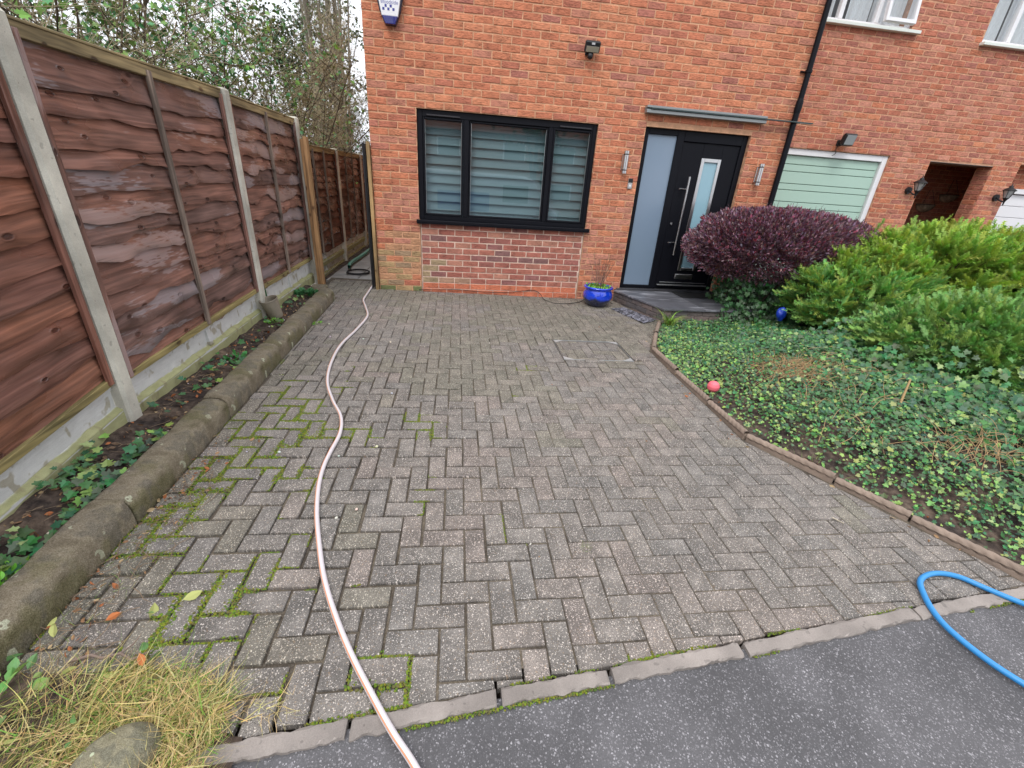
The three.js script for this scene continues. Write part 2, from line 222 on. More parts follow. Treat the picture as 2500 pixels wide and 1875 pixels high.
// prism of a convex polygon [x,z]: top at y = 0 (plus tilt), bevelled rim, sides down to -d
function prismInto(g, poly, ox, oy, oz, d, bev, uo, tilt, uvs = 0.8) {
  let cx = 0, cz = 0; for (const p of poly) { cx += p[0]; cz += p[1]; } cx /= poly.length; cz /= poly.length;
  let a = 0; for (let i = 0; i < poly.length; i++) { const q = poly[(i + 1) % poly.length]; a += poly[i][0] * q[1] - q[0] * poly[i][1]; } if (a > 0) poly = poly.slice().reverse();   // counter-clockwise seen from above
  const hy = (x, z) => oy + tilt[0] * (x - cx) + tilt[1] * (z - cz);
  const inner = poly.map(([x, z]) => { const dx = cx - x, dz = cz - z, l = Math.hypot(dx, dz) || 1; return [x + (dx / l) * bev * 1.4, z + (dz / l) * bev * 1.4]; });
  const U = (x, z) => [(x + uo[0]) / uvs, (z + uo[1]) / uvs], n0 = g.p.length / 3;
  for (const [x, z] of inner) { const q = U(x, z); g.v(x - ox, hy(x, z), z - oz, -tilt[0], 1, -tilt[1], q[0], q[1]); }
  for (let i = 1; i + 1 < inner.length; i++) g.i.push(n0, n0 + i, n0 + i + 1);
  for (let i = 0; i < poly.length; i++) {
    const j = (i + 1) % poly.length, P = poly[i], Q = poly[j], I = inner[i], J = inner[j], u = [U(...P), U(...Q), U(...J), U(...I)];
    g.quad([P[0] - ox, hy(...P) - bev * 0.8, P[1] - oz], [Q[0] - ox, hy(...Q) - bev * 0.8, Q[1] - oz], [J[0] - ox, hy(...J), J[1] - oz], [I[0] - ox, hy(...I), I[1] - oz], u);
    g.quad([P[0] - ox, oy - d, P[1] - oz], [Q[0] - ox, oy - d, Q[1] - oz], [Q[0] - ox, hy(...Q) - bev * 0.8, Q[1] - oz], [P[0] - ox, hy(...P) - bev * 0.8, P[1] - oz], u);
  }
}
const MH = { x0: 2.155, x1: 2.89, z0: 1.86, z1: 2.41 };               // recessed manhole tray
const drive = new THREE.Group(); drive.name = 'driveway';
const mossSpots = [];
{
  const bed = new GB(), r = rngOf(101);
  const nx = 46, nz = 60; // sand bedding seen in the joints
  for (let i = 0; i < nx; i++) for (let j = 0; j < nz; j++) { const x0 = -0.8 + i * 0.105, x1 = x0 + 0.105, z0 = -0.55 + j * 0.105, z1 = z0 + 0.105; const zc = (z0 + z1) / 2, xc = (x0 + x1) / 2; if (zc > frontZ(xc) - 0.03 || (xc > 0.02 && zc < -0.02)) continue; const f = (x, z) => [x, gy(x, z) - 0.0065 - 0.0075 * sstep(1.9, 0.2, x) * sstep(0.8, 2.5, z) + (noise2(x * 3.1, z * 3.1, 8) - 0.5) * 0.006, z]; bed.quad(f(x0, z1), f(x1, z1), f(x1, z0), f(x0, z0), [[x0, z1], [x1, z1], [x1, z0], [x0, z0]]); }
  mesh('bedding_sand', bed.geo(), M.sand, drive);
  const U = 0.1028, OX = 0.411, OZ = 5.156, list = [];
  for (let j = -58; j < 6; j++) for (let i = -14; i < 40; i++) {
    const t = mod(i + j, 4); if (t !== 0 && t !== 2) continue;
    const x0 = OX + i * U, z0 = OZ + j * U, w = t === 0 ? 2 * U : U, d = t === 0 ? U : 2 * U, cx = x0 + w / 2, cz = z0 + d / 2;
    if (cx < -0.95 || cx > 4.1 || cz > 5.8 || cz < -0.62) continue;
    const loose = sstep(2.1, 0.2, cx) * sstep(1.4, 3.8, cz), g = 0.0023 + 0.0038 * loose + r() * 0.0014, jx = (r() - 0.5) * 0.004 * (0.5 + loose), jz = (r() - 0.5) * 0.004 * (0.5 + loose), rot = (r() - 0.5) * 0.02 * (0.6 + loose);
    let poly = [[-w / 2 + g, -d / 2 + g], [w / 2 - g, -d / 2 + g], [w / 2 - g, d / 2 - g], [-w / 2 + g, d / 2 - g]].map(([a, b]) => [cx + jx + a * Math.cos(rot) - b * Math.sin(rot), cz + jz + a * Math.sin(rot) + b * Math.cos(rot)]);
    const whole = poly;
    poly = clipH(poly, 0.1085, 1, 5.49 + 0.1085 * 0.45 - 0.012);                       // front
    if (cz > 0.62) poly = clipH(poly, -1, 0, -(kerbX(cz) + 0.012)); else poly = clipH(poly, -1, 0, 0.735);
    if (cz > -0.05 && cx > 0.0) poly = clipH(poly, 0, -1, -0.006); else if (cx < 0.05) { poly = clipH(poly, 0, -1, 0.42); if (cz < 0.0) poly = clipH(poly, 1, 0, -0.01); }
    if (cz < -0.02 && cx > 0.0) continue;
    if (cz < 1.12) poly = clipH(poly, 1, -0.314, 3.455);                                // door step
    else if (cz < 2.1) poly = clipH(poly, 1, 0.526, 3.69 + 0.526 * 1.15);               // bed edge
    else if (cz < 3.86) poly = clipH(poly, 1, 0, 3.185);
    else poly = clipH(poly, 1.25, -0.72, 1.25 * 3.19 - 0.72 * 3.85);
    if (poly.length > 2 && cx > MH.x0 - 0.2 && cx < MH.x1 + 0.2 && cz > MH.z0 - 0.2 && cz < MH.z1 + 0.2) {
      const inside = poly.some(([x, z]) => x > MH.x0 - 0.008 && x < MH.x1 + 0.008 && z > MH.z0 - 0.008 && z < MH.z1 + 0.008);
      if (inside || (cx > MH.x0 && cx < MH.x1 && cz > MH.z0 && cz < MH.z1)) { const e = 0.01, c = [clipH(poly, 1, 0, MH.x0 - e), clipH(poly, -1, 0, -MH.x1 - e), clipH(poly, 0, 1, MH.z0 - e), clipH(poly, 0, -1, -MH.z1 - e)].sort((a, b) => (b.length > 2 ? areaOf(b) : 0) - (a.length > 2 ? areaOf(a) : 0)); poly = c[0]; }
    }
    if (poly.length < 3 || areaOf(poly) < 0.0009) continue;
    const n = noise2(cx * 1.1, cz * 1.1, 5), algae = sstep(0.52, 0.7, noise2(cx * 0.9 + 4, cz * 1.3, 15) + 0.28 * sstep(0.85, 0.15, cz) + (Math.hypot((cx - 2.52) / 0.7, (cz - 2.1) / 0.55) < 1 ? 0.17 : 0));
    let k; if (r() < Math.max(algae, 0.8 * sstep(0.05, -0.35, cx) * sstep(1, 3, cz))) k = 8 + Math.floor(r() * 3); else if (r() < sstep(1.1, 0.2, cx) * sstep(3.4, 4.6, cz)) k = [3, 6, 1, 6, 3, 5][Math.floor(r() * 6)]; else k = n > 0.52 ? [0, 2, 4, 7, 5, 2][Math.floor(r() * 6)] : [0, 1, 3, 5, 6, 1][Math.floor(r() * 6)];
    const raised = Math.hypot((cx - 2.52) / 0.62, (cz - 2.13) / 0.5) < 1 ? 0.004 + r() * 0.008 : 0;
    list.push({ poly, whole: poly === whole, cx, cz, k, lift: (r() - 0.5) * (0.003 + 0.004 * loose) + raised, tilt: [(r() - 0.5) * (0.02 + 0.03 * loose + raised * 3) - 0.0144, (r() - 0.5) * (0.02 + 0.03 * loose + raised * 3) - 0.0252], uo: [r() * 3, r() * 3], a: projArea(V3(cx, gy(cx, cz), cz)) * areaOf(poly) * Math.max(0.1, (1.45 - gy(cx, cz)) / camera.position.distanceTo(V3(cx, 0, cz))) });
    // moss sites along two edges of each block
    const mossy = sstep(0.42, -0.38, cx + (noise2(cx * 2, cz * 2, 33) - 0.5) * 1.5) * sstep(2.3, 4.6, cz) + 0.62 * sstep(0.46, 0.66, noise2(cx * 1.7, cz * 0.8, 35)) * sstep(1.3, 0.5, Math.abs(cx - 0.9)) * sstep(2.2, 3.2, cz) * (d > w ? 1 : 0.55);
    for (let e = 0; e < poly.length; e++) { const P = poly[e], Q = poly[(e + 1) % poly.length], L = Math.hypot(Q[0] - P[0], Q[1] - P[1]); for (let s = 0; s < L; s += 0.0013) { const x = P[0] + (Q[0] - P[0]) * s / L, z = P[1] + (Q[1] - P[1]) * s / L, mm = mossy * 1.35 + (noise2(x * 4.5, z * 4.5, 37) - 0.6) * 4.2; if (mossy > 0.06 && mm > 0.5 && r() < 0.7) mossSpots.push([x + (r() - 0.5) * (0.008 + 0.06 * clamp(mm - 1.0)), z + (r() - 0.5) * (0.008 + 0.06 * clamp(mm - 1.0)), clamp(mm * 0.8, 0.4, 1.2)]); } }
  }
  for (let x = 0.32; x < 4.0; x += 0.0016) for (const s of [-0.012, 0.055]) { const n = noise2(x * 2.6, s * 90, 39) + 0.3 * (noise2(x * 14, s * 90, 40) - 0.5); if (n > 0.5 && r() < 0.8) { const z = frontZ(x) + s + (r() - 0.5) * 0.014 * (n + 0.3); mossSpots.push([x, z, clamp((n - 0.4) * 2.4, 0.3, 0.8)]); } }
  list.sort((a, b) => b.a - a.a);
  const rest = new GB();
  list.forEach((e, i) => {
    if (i < 300) { const g = new GB(); prismInto(g, e.poly, e.cx, 0, e.cz, 0.03, 0.0045, e.uo, e.tilt); mesh('paver', g.geo(), paverMats[e.k], drive).position.set(e.cx, gy(e.cx, e.cz) + e.lift, e.cz); }
    else { rest.col = paverTones[e.k]; prismInto(rest, e.poly, 0, gy(e.cx, e.cz) + e.lift, 0, 0.03, 0.0045, e.uo, e.tilt); }
  });
  mesh('paving', rest.geo(), paverStuffMat, drive, { kind: 'stuff' });
  structure(drive, 'herringbone drive of grey brown concrete block paving');
}
{ // concrete slabs of the side passage
  const g = new THREE.Group(); g.name = 'path'; const r = rngOf(131), m = std({ color: RGB(0.5, 0.49, 0.47), map: T.conc, bumpMap: T.concBump, bumpScale: 0.003, roughness: 0.85 });
  for (let j = 0; j < 12; j++) for (let i = 0; i < 2; i++) { const z1 = -0.44 - j * 0.46, x0 = -0.86 + i * 0.43; const s = mesh('slab', cbox(0.422, 0.05, 0.452, 0.005, 1, r() * 3, r() * 3), m, g); s.position.set(x0 + 0.215, -0.018 + (r() - 0.5) * 0.006, z1 - 0.23); s.rotation.set((r() - 0.5) * 0.012, 0, (r() - 0.5) * 0.012); }
  structure(g, 'grey slab path along the side of the house');
}

// ---------------------------------------------------------------- brickwork
const brickTones = [[0.72, 0.255, 0.135], [0.67, 0.23, 0.125], [0.76, 0.29, 0.155], [0.64, 0.26, 0.17], [0.54, 0.2, 0.145], [0.62, 0.23, 0.155], [0.7, 0.3, 0.205], [0.6, 0.205, 0.125], [0.68, 0.36, 0.2], [0.58, 0.39, 0.2], [0.22, 0.24, 0.1], [0.5, 0.34, 0.21]];
const redTones = [[0.50, 0.175, 0.13], [0.43, 0.16, 0.13], [0.57, 0.21, 0.15], [0.38, 0.16, 0.145], [0.6, 0.27, 0.19], [0.3, 0.15, 0.14], [0.52, 0.31, 0.21], [0.78, 0.24, 0.13], [0.48, 0.35, 0.21], [0.52, 0.22, 0.16]];
const brickOpt = { map: T.brick, bumpMap: T.brickBump, bumpScale: 0.006, roughness: 0.93 };
const brickMats = brickTones.map((c) => std({ color: RGB(...c), ...brickOpt })), redMats = redTones.map((c) => std({ color: RGB(...c), ...brickOpt, bumpScale: 0.003 })), brickStuffMat = std({ vertexColors: true, ...brickOpt });
function brickInto(g, x, y, z, w, h, r, rough = 1) {   // a brick whose face is at z, 18 triangles, corners uneven
  const j = () => (r() - 0.5) * 0.0045 * rough, b = 0.0028 + r() * 0.0022, X = w / 2, Y = h / 2, D = 0.045, uo = [r() * 7, r() * 7], uv = (p) => [(p[0] - x + uo[0]) / 0.6, (p[1] - y + uo[1]) / 0.6];
  const o = [[-X, -Y], [X, -Y], [X, Y], [-X, Y]].map(([a, c]) => [x + a + j(), y + c + j()]), f = o.map(([a, c]) => [a + Math.sign(x - a) * b * 1.3, c + Math.sign(y - c) * b, z + j() * 0.7]), e = o.map(([a, c]) => [a, c, z - b]), k = o.map(([a, c]) => [a, c, z - D]);
  g.quad(f[0], f[1], f[2], f[3], f.map(uv));
  for (let i = 0; i < 4; i++) { const n = (i + 1) % 4; g.quad(e[i], e[n], f[n], f[i], [e[i], e[n], f[n], f[i]].map(uv)); g.quad(k[i], k[n], e[n], e[i], [k[i], k[n], e[n], e[i]].map(uv)); }
}
function coursing({ x0, x1, y0, y1, bed, course, len, joint, holes = [], flip = 0 }) {   // bricks of a stretcher bond between x0..x1, cut round holes
  const out = [], k0 = Math.floor((y0 - bed) / course) - 1, k1 = Math.ceil((y1 - bed) / course) + 1;
  for (let k = k0; k <= k1; k++) {
    let a = bed + k * course + joint / 2, b = bed + (k + 1) * course - joint / 2; a = Math.max(a, y0); b = Math.min(b, y1); if (b - a < 0.012) continue;
    const off = mod(k + flip, 2) ? -len / 2 : 0;
    let spans = [[x0, x1]];
    for (const [hx0, hx1, hy0, hy1] of holes) if (b > hy0 + 0.01 && a < hy1 - 0.01) spans = spans.flatMap(([s, e]) => hx1 <= s || hx0 >= e ? [[s, e]] : [[s, hx0], [hx1, e]].filter(([p, q]) => q - p > 0.01));
    for (const [s, e] of spans) for (let x = x0 + off; x < e; x += len) { let l = Math.max(x + joint / 2, s), q = Math.min(x + len - joint / 2, e); if (q - l < 0.028) continue; out.push({ x: (l + q) / 2, y: (a + b) / 2, w: q - l, h: b - a, k }); }
  }
  return out;
}
function layBricks(wall, bricks, pick, mats, tones, seed, z, most, rough = 1, world = (b) => V3(b.x, b.y, z)) {
  const r = rngOf(seed); bricks.forEach((b) => { b.t = pick(b, r); b.dz = (r() - 0.5) * 0.004 * rough; b.a = projArea(world(b)) * b.w * b.h; b.s = Math.floor(r() * 1e9); });
  const order = bricks.slice().sort((p, q) => q.a - p.a), rest = new GB(); let n = 0;
  for (const b of order) {
    if (n < most && b.a > 0) { const g = new GB(); brickInto(g, 0, 0, 0, b.w, b.h, rngOf(b.s), rough); const m = mesh('brick', g.geo(), mats[b.t], wall); m.position.set(b.x, b.y, z + b.dz); m.rotation.z = (rngOf(b.s + 1)() - 0.5) * 0.012 * rough; n++; }
    else { rest.col = tones[b.t]; brickInto(rest, b.x, b.y, z + b.dz, b.w, b.h, rngOf(b.s), rough); }
  }
  if (rest.i.length) mesh('brickwork', rest.geo(), brickStuffMat, wall, { kind: 'stuff' });
}
function slabWithHoles(x0, x1, y0, y1, holes, zf, depth, s = 1) {
  const sh = new THREE.Shape([new THREE.Vector2(x0, y0), new THREE.Vector2(x1, y0), new THREE.Vector2(x1, y1), new THREE.Vector2(x0, y1)]);
  for (const [a, b, c, d] of holes) sh.holes.push(new THREE.Path([new THREE.Vector2(a, c), new THREE.Vector2(a, d), new THREE.Vector2(b, d), new THREE.Vector2(b, c)]));
  return triUV(new THREE.ExtrudeGeometry(sh, { depth, bevelEnabled: false }).translate(0, 0, zf - depth), s);
}

// ================================================================ THE HOUSE
const house = thing('brick_house', 'orange brick house with black window and black front door beside the drive', 'house');
const WIN = [0.576, 2.906, 0.9654, 2.2507], DOOR = [3.549, 5.063, 0.09, 2.2736], HW = 5.655, INF = [0.592, 2.89];
{
  const holes = [[INF[0] - 0.004, INF[1] + 0.004, -0.4, WIN[3]], [DOOR[0], DOOR[1], -0.4, DOOR[3]]];   // window with its later infill below, and the doorway
  const sh = new THREE.Shape([[0, -0.3], [INF[0] - 0.004, -0.3], [INF[0] - 0.004, WIN[2]], [WIN[0], WIN[2]], [WIN[0], WIN[3]], [WIN[1], WIN[3]], [WIN[1], WIN[2]], [INF[1] + 0.004, WIN[2]], [INF[1] + 0.004, -0.3], [DOOR[0], -0.3], [DOOR[0], DOOR[3]], [DOOR[1], DOOR[3]], [DOOR[1], -0.3], [HW, -0.3], [HW, 5.3], [0, 5.3]].map((p) => new THREE.Vector2(...p)));
  const wall = mesh('wall', triUV(new THREE.ExtrudeGeometry(sh, { depth: 0.26, bevelEnabled: false }).translate(0, 0, -0.2655), 0.5), M.mortar, house);
  const bricks = coursing({ x0: 0, x1: HW, y0: -0.16, y1: 5.28, bed: 2.2507, course: 0.081, len: 0.2286, joint: 0.0135, holes: [[WIN[0], WIN[1], 0.93, WIN[3]], [INF[0] - 0.01, INF[1] + 0.01, -0.5, 0.99], [DOOR[0], DOOR[1], -0.5, DOOR[3]]], flip: 0 });
  const pick = (b, r) => {
    const low = b.y + 0.02 * b.x, n = noise2(b.x * 2.2, b.y * 3.1, 3), q = r();
    if (b.x < 0.65 && b.y < 0.1) return q < 0.75 ? 10 : 9;                                  // mossy foot of the left pier
    if (b.x < 0.65 && b.y < 0.55 && q < 0.75) return [8, 9, 11, 9, 8][Math.floor(r() * 5)];  // algae-stained courses
    if (b.x < 0.65 && b.y < 0.8 && q < 0.4) return [8, 6][Math.floor(r() * 2)];
    if (b.y > 2.3) { if (q < 0.07 + 0.26 * sstep(0.55, 0.75, n)) return 4 + (r() < 0.5 ? 1 : 0); return [0, 1, 2, 0, 7, 1, 2, 3][Math.floor(r() * 8)]; }
    if (b.y > 1.35) { if (q < 0.1) return r() < 0.5 ? 5 : 3; return [0, 1, 2, 7, 3, 1, 2][Math.floor(r() * 7)]; }
    return q < 0.55 ? [3, 6][Math.floor(r() * 2)] : [0, 2, 7, 1][Math.floor(r() * 4)];
  };
  layBricks(wall, bricks, pick, brickMats, brickTones, 211, 0, 300, 1.15);
  // brick infill under the window, laid later in smoother red facings with pale joints
  const inf = mesh('infill_wall', cb(INF[0] + 0.002, INF[1] - 0.002, -0.3, 0.926, -0.2, -0.009, 0.002, 0.5), M.mortarPale, house);
  const ib = coursing({ x0: INF[0] + 0.012, x1: INF[1] - 0.014, y0: 0.1156, y1: 0.922, bed: 0.8528, course: 0.0819, len: 0.2262, joint: 0.0125, flip: 1 });
  const ob = coursing({ x0: INF[0] + 0.012, x1: INF[1] - 0.014, y0: -0.12, y1: 0.1156, bed: 0.1156, course: 0.0819, len: 0.2262, joint: 0.007, flip: 1 }); ob.forEach((b) => (b.o = 1));
  layBricks(inf, ib.concat(ob), (b, r) => { if (b.o) return 7; const q = r(); if (b.y < 0.42 && q < sstep(1.9, 0.2, b.x) * (b.y < 0.2 ? 0.95 : 0.75)) return r() < 0.6 ? 6 : 8; if (q < 0.1) return 5; return [0, 1, 2, 3, 9, 2, 4, 0][Math.floor(r() * 8)]; }, redMats, redTones, 223, -0.005, 300, 0.5);
  // flank wall towards the passage and the rest of the shell
  const side = mesh('side_wall', cb(-0.2635, -0.007, -0.3, 5.3, -8, 0, 0, 0.5).translate(0.26, 0, -0.27), M.mortar, house);
  const sb = coursing({ x0: 0, x1: 7.9, y0: -0.12, y1: 5.28, bed: 2.2507, course: 0.081, len: 0.2286, joint: 0.0115, flip: 1 }); const rs = rngOf(233), sg = new GB();
  for (const b of sb) { sg.col = brickTones[rs() < 0.2 ? 4 : [0, 1, 2, 3, 7][Math.floor(rs() * 5)]]; brickInto(sg, b.x - 7.9, b.y, 0, b.w, b.h, rs); }
  mesh('brickwork', sg.geo().rotateY(-Math.PI / 2).translate(-0.0035, 0, -7.9), brickStuffMat, side, { kind: 'stuff' });
  mesh('roof', merge([cb(-0.4, HW, 5.3, 5.44, -8.2, 0.35, 0.01)]), std({ color: RGB(0.1, 0.07, 0.06), roughness: 0.9 }), house);
  mesh('rear_wall', merge([cb(0.27, HW, -0.3, 5.3, -8.2, -8.0, 0), cb(HW - 0.25, HW, -0.3, 5.3, -8, -0.27, 0)]), M.mortar, house);
  // the rooms behind the window and the door
  mesh('room', merge([cb(0.3, 5.3, -0.1, 0.02, -3.2, -0.28, 0), cb(0.3, 5.3, 2.5, 2.56, -3.2, -0.28, 0), cb(0.3, 5.3, 0, 2.5, -3.3, -3.2, 0), cb(3.1, 3.2, 0, 2.5, -3.2, -0.3, 0)]), std({ color: RGB(0.32, 0.31, 0.29), roughness: 0.9 }), house);
}
{ // window: black frame with three lights
  const w = new THREE.Group(); w.name = 'window'; house.add(w);
  const [x0, x1, y0, y1] = WIN, zf = -0.035, zb = -0.115, P = [[0.672, 1.135], [1.256, 2.235], [2.350, 2.818]], py0 = 1.048, py1 = 2.142, X = [x0 + 0.004, x1 - 0.004];
  mesh('window_frame', merge([cb(X[0], P[0][0] - 0.028, y0, y1 - 0.004, zb, zf), cb(P[2][1] + 0.028, X[1], y0, y1 - 0.004, zb, zf), cb(P[0][0] - 0.028, P[2][1] + 0.028, py1 + 0.028, y1 - 0.004, zb, zf + 0.001), cb(P[0][0] - 0.028, P[2][1] + 0.028, y0, py0 - 0.028, zb, zf + 0.001)]), M.black, w);
  for (const [a, b] of [[P[0][1] + 0.028, P[1][0] - 0.028], [P[1][1] + 0.028, P[2][0] - 0.028]]) mesh('mullion', cb(a, b, py0 - 0.028, py1 + 0.028, zb, zf + 0.002), M.black, w);
  P.forEach(([a, b], i) => {
    const zs = i === 1 ? zf - 0.012 : zf + 0.006;   // the side lights are opening sashes, proud of the frame
    mesh('sash', merge([cb(a - 0.026, a, py0 - 0.026, py1 + 0.026, zb, zs, 0.006), cb(b, b + 0.026, py0 - 0.026, py1 + 0.026, zb, zs, 0.006), cb(a, b, py1, py1 + 0.026, zb, zs - 0.001, 0.006), cb(a, b, py0 - 0.026, py0, zb, zs - 0.001, 0.006)]), M.black, w);
    mesh('pane', merge([-0.06, -0.084].map((zz) => new THREE.PlaneGeometry(b - a + 0.01, py1 - py0 + 0.01).translate((a + b) / 2, (py0 + py1) / 2, zz))), M.glass, w);
    mesh('glazing_bead', merge([cb(a, a + 0.006, py0, py1, -0.075, -0.062, 0.001), cb(b - 0.006, b, py0, py1, -0.075, -0.062, 0.001)]), M.zinc, w);
  });
  for (const [a, b] of [[0.696, 1.112], [2.4, 2.821]]) mesh('trickle_vent', cb(a, b, 2.181, 2.199, zf, zf + 0.018, 0.004), std({ color: RGB(0.03, 0.03, 0.035), roughness: 0.35 }), w);
  mesh('window_sill', merge([cb(0.545, 2.95, 0.926, 0.9645, -0.12, 0.062, 0.006), cb(0.545, 2.95, 0.9145, 0.926, 0.04, 0.06, 0.002)]), M.black, w);
  mesh('reveal_lining', merge([cb(x0 - 0.001, x0 + 0.003, y0, y1, -0.265, zb, 0), cb(x1 - 0.003, x1 + 0.001, y0, y1, -0.265, zb, 0), cb(x0, x1, y1 - 0.003, y1 + 0.001, -0.265, zb, 0)]), std({ color: RGB(0.5, 0.5, 0.48), roughness: 0.8 }), w);
}
{ // louvred blind behind the glass
  const b = thing('window_blind', 'grey teal slatted blind hanging behind the black framed window', 'blind', [1.741, 0.99, -0.17]);
  const slat = triUV(new THREE.ExtrudeGeometry(new THREE.Shape([[0, -0.066], [0.006, -0.057], [0.012, 0], [0.006, 0.057], [0, 0.066], [0.004, 0]].map((p) => new THREE.Vector2(...p))), { depth: 2.2, bevelEnabled: false }).rotateY(Math.PI / 2).translate(-1.1, 0, 0)), m = std({ color: RGB(0.12, 0.19, 0.21), roughness: 0.55 });
  for (let k = 0; k < 11; k++) { const s = mesh('slat', slat, m, b); s.position.set(0, 0.05 + k * 0.113, 0); s.rotation.x = -0.24; }
  mesh('headrail', cb(-1.1, 1.1, 1.21, 1.25, -0.03, 0.03), m, b);
}
{ // front door with frosted side panel
  const d = new THREE.Group(); d.name = 'front_door'; house.add(d);
  const zf = -0.055, zb = -0.15, g = (a, b, c, e, z1 = zf, z0 = zb, ch = 0.005) => cb(a, b, c, e, z0, z1, ch);
  mesh('door_frame', merge([g(3.552, 3.622, 0.142, 2.27), g(4.038, 4.138, 0.142, 2.27), g(4.985, 5.06, 0.142, 2.27), g(3.622, 4.038, 2.2, 2.27), g(4.138, 4.985, 2.145, 2.27), g(3.622, 4.038, 0.142, 0.19)]), M.black, d);
  mesh('side_panel_glass', g(3.618, 4.042, 0.186, 2.204, -0.085, -0.11, 0.001), M.frost, d);
  const leaf = mesh('door_leaf', merge([g(4.141, 4.456, 0.155, 2.142, -0.075, -0.13), g(4.74, 4.982, 0.155, 2.142, -0.075, -0.13), g(4.456, 4.74, 1.962, 2.142, -0.0755, -0.13, 0.0005), g(4.456, 4.74, 0.155, 0.432, -0.0755, -0.13, 0.0005)]), M.black, d);
  mesh('glazing_surround', merge([g(4.452, 4.5, 0.43, 1.965, -0.062, -0.1, 0.003), g(4.7, 4.744, 0.43, 1.965, -0.062, -0.1, 0.003), g(4.5, 4.7, 1.918, 1.965, -0.0622, -0.1, 0.003), g(4.5, 4.7, 0.43, 0.474, -0.0622, -0.1, 0.003)]), M.steel, d);
  mesh('door_glass', g(4.498, 4.702, 0.472, 1.92, -0.082, -0.11, 0.001), M.frostBlue, d);
  mesh('bar_handle', new THREE.CylinderGeometry(0.0145, 0.0145, 1.06, 16).translate(4.3, 1.19, 0.0), M.steel, d);
  for (const y of [1.563, 0.836]) mesh('handle_mount', new THREE.CylinderGeometry(0.009, 0.009, 0.15, 12).rotateX(Math.PI / 2).rotateY(-1.05).translate(4.245, y, -0.035), M.steel, d);
  mesh('lock_cylinder', merge([new THREE.CylinderGeometry(0.016, 0.016, 0.012, 20).rotateX(Math.PI / 2).translate(4.2, 1.1, -0.07).toNonIndexed(), cb(4.197, 4.203, 1.075, 1.105, -0.064, -0.04, 0.001)]), M.steel, d);
  mesh('letter_plate', merge([g(4.43, 4.72, 0.304, 0.378, -0.062, -0.08, 0.004), g(4.437, 4.713, 0.34, 0.372, -0.055, -0.07, 0.003)]), M.steel, d);
  mesh('weather_bar', merge([g(4.16, 4.97, 0.2, 0.216, -0.035, -0.075, 0.003), g(4.2, 4.95, 0.243, 0.25, -0.055, -0.08, 0.002)]), M.zinc, d);
  mesh('threshold', merge([cb(3.5, 5.1, 0.126, 0.142, -0.16, 0.02, 0.003), cb(3.47, 5.13, 0.09, 0.1255, -0.16, 0.045, 0.003)]), std({ color: RGB(0.1, 0.1, 0.11), metalness: 0.6, roughness: 0.4 }), d);
}
{ // slim metal canopy rail above the door with a dark strip that runs on past the drainpipe
  const c = thing('door_canopy', 'slim grey metal canopy rail above the black front door', 'canopy', [3.49, 2.42, 0]);
  mesh('wall_profile', merge([cb(0, 1.68, 0.052, 0.078, 0.004, 0.085, 0.003), cb(0, 1.68, -0.006, 0.034, 0.004, 0.085, 0.004), cb(0, 1.68, 0.034, 0.052, 0.004, 0.04, 0.001)]), M.galv, c);
  mesh('glass_edge_strip', cb(0.05, 2.345, 0.0355, 0.0505, 0.045, 0.1, 0.002), std({ color: RGB(0.03, 0.05, 0.05), roughness: 0.25 }), c);
}
{ // step
  const s = thing('door_step', 'low dark brick step topped with slate tiles at the front door', 'step', [3.46, 0, 0]);
  const body = new THREE.Shape([[0.01, 0], [0.335, -1.06], [2.1, -1.03], [2.1, 0]].map((p) => new THREE.Vector2(...p)));
  mesh('core', triUV(new THREE.ExtrudeGeometry(body, { depth: 0.2, bevelEnabled: false }).rotateX(-Math.PI / 2).translate(0, -0.115, 0)), M.grout, s);
  const sm = [[0.2, 0.165, 0.155], [0.26, 0.2, 0.18], [0.15, 0.135, 0.135]].map((c) => std({ color: RGB(...c), map: T.brick, roughness: 0.6 })), r = rngOf(301);
  const run = (ax, az, bx, bz, off) => { const L = Math.hypot(bx - ax, bz - az), an = Math.atan2(-(bz - az), bx - ax); for (let row = 0; row < 3; row++) for (let t = -((row + off) % 2) * 0.11; t < L - 0.02; t += 0.22) { const a = Math.max(t + 0.004, 0.002), b = Math.min(t + 0.216, L - 0.002); if (b - a < 0.03) continue; const m = mesh('brick', cbox(b - a, 0.061, 0.03, 0.003, 0.6, r(), r()), sm[Math.floor(r() * 3)], s); const q = (a + b) / 2 / L; m.position.set(lerp(ax, bx, q), 0.059 - row * 0.068, lerp(az, bz, q)); m.rotation.y = an; } };
  run(0.01, 0.02, 0.335, 1.06, 0); run(0.335, 1.06, 2.1, 1.03, 1);
  const top = (pts) => { const g = new GB(); prismInto(g, pts, 0, 0.12, 0, 0.022, 0.003, [r(), r()], [0, 0], 1); mesh('tile', g.geo(), M.slate, s); };
  top([[-0.012, 0.05], [0.105, 0.43], [0.86, 0.43], [0.86, 0.05]]); top([[0.107, 0.436], [0.315, 1.1], [0.9, 1.09], [0.9, 0.436]]); top([[0.865, 0.05], [0.865, 0.43], [1.66, 0.43], [1.66, 0.05]]); top([[0.905, 0.436], [0.905, 1.09], [1.6, 1.075], [1.6, 0.436]]); top([[1.665, 0.05], [1.665, 0.43], [2.12, 0.43], [2.12, 0.05]]); top([[1.605, 0.436], [1.605, 1.075], [2.12, 1.06], [2.12, 0.436]]);
}
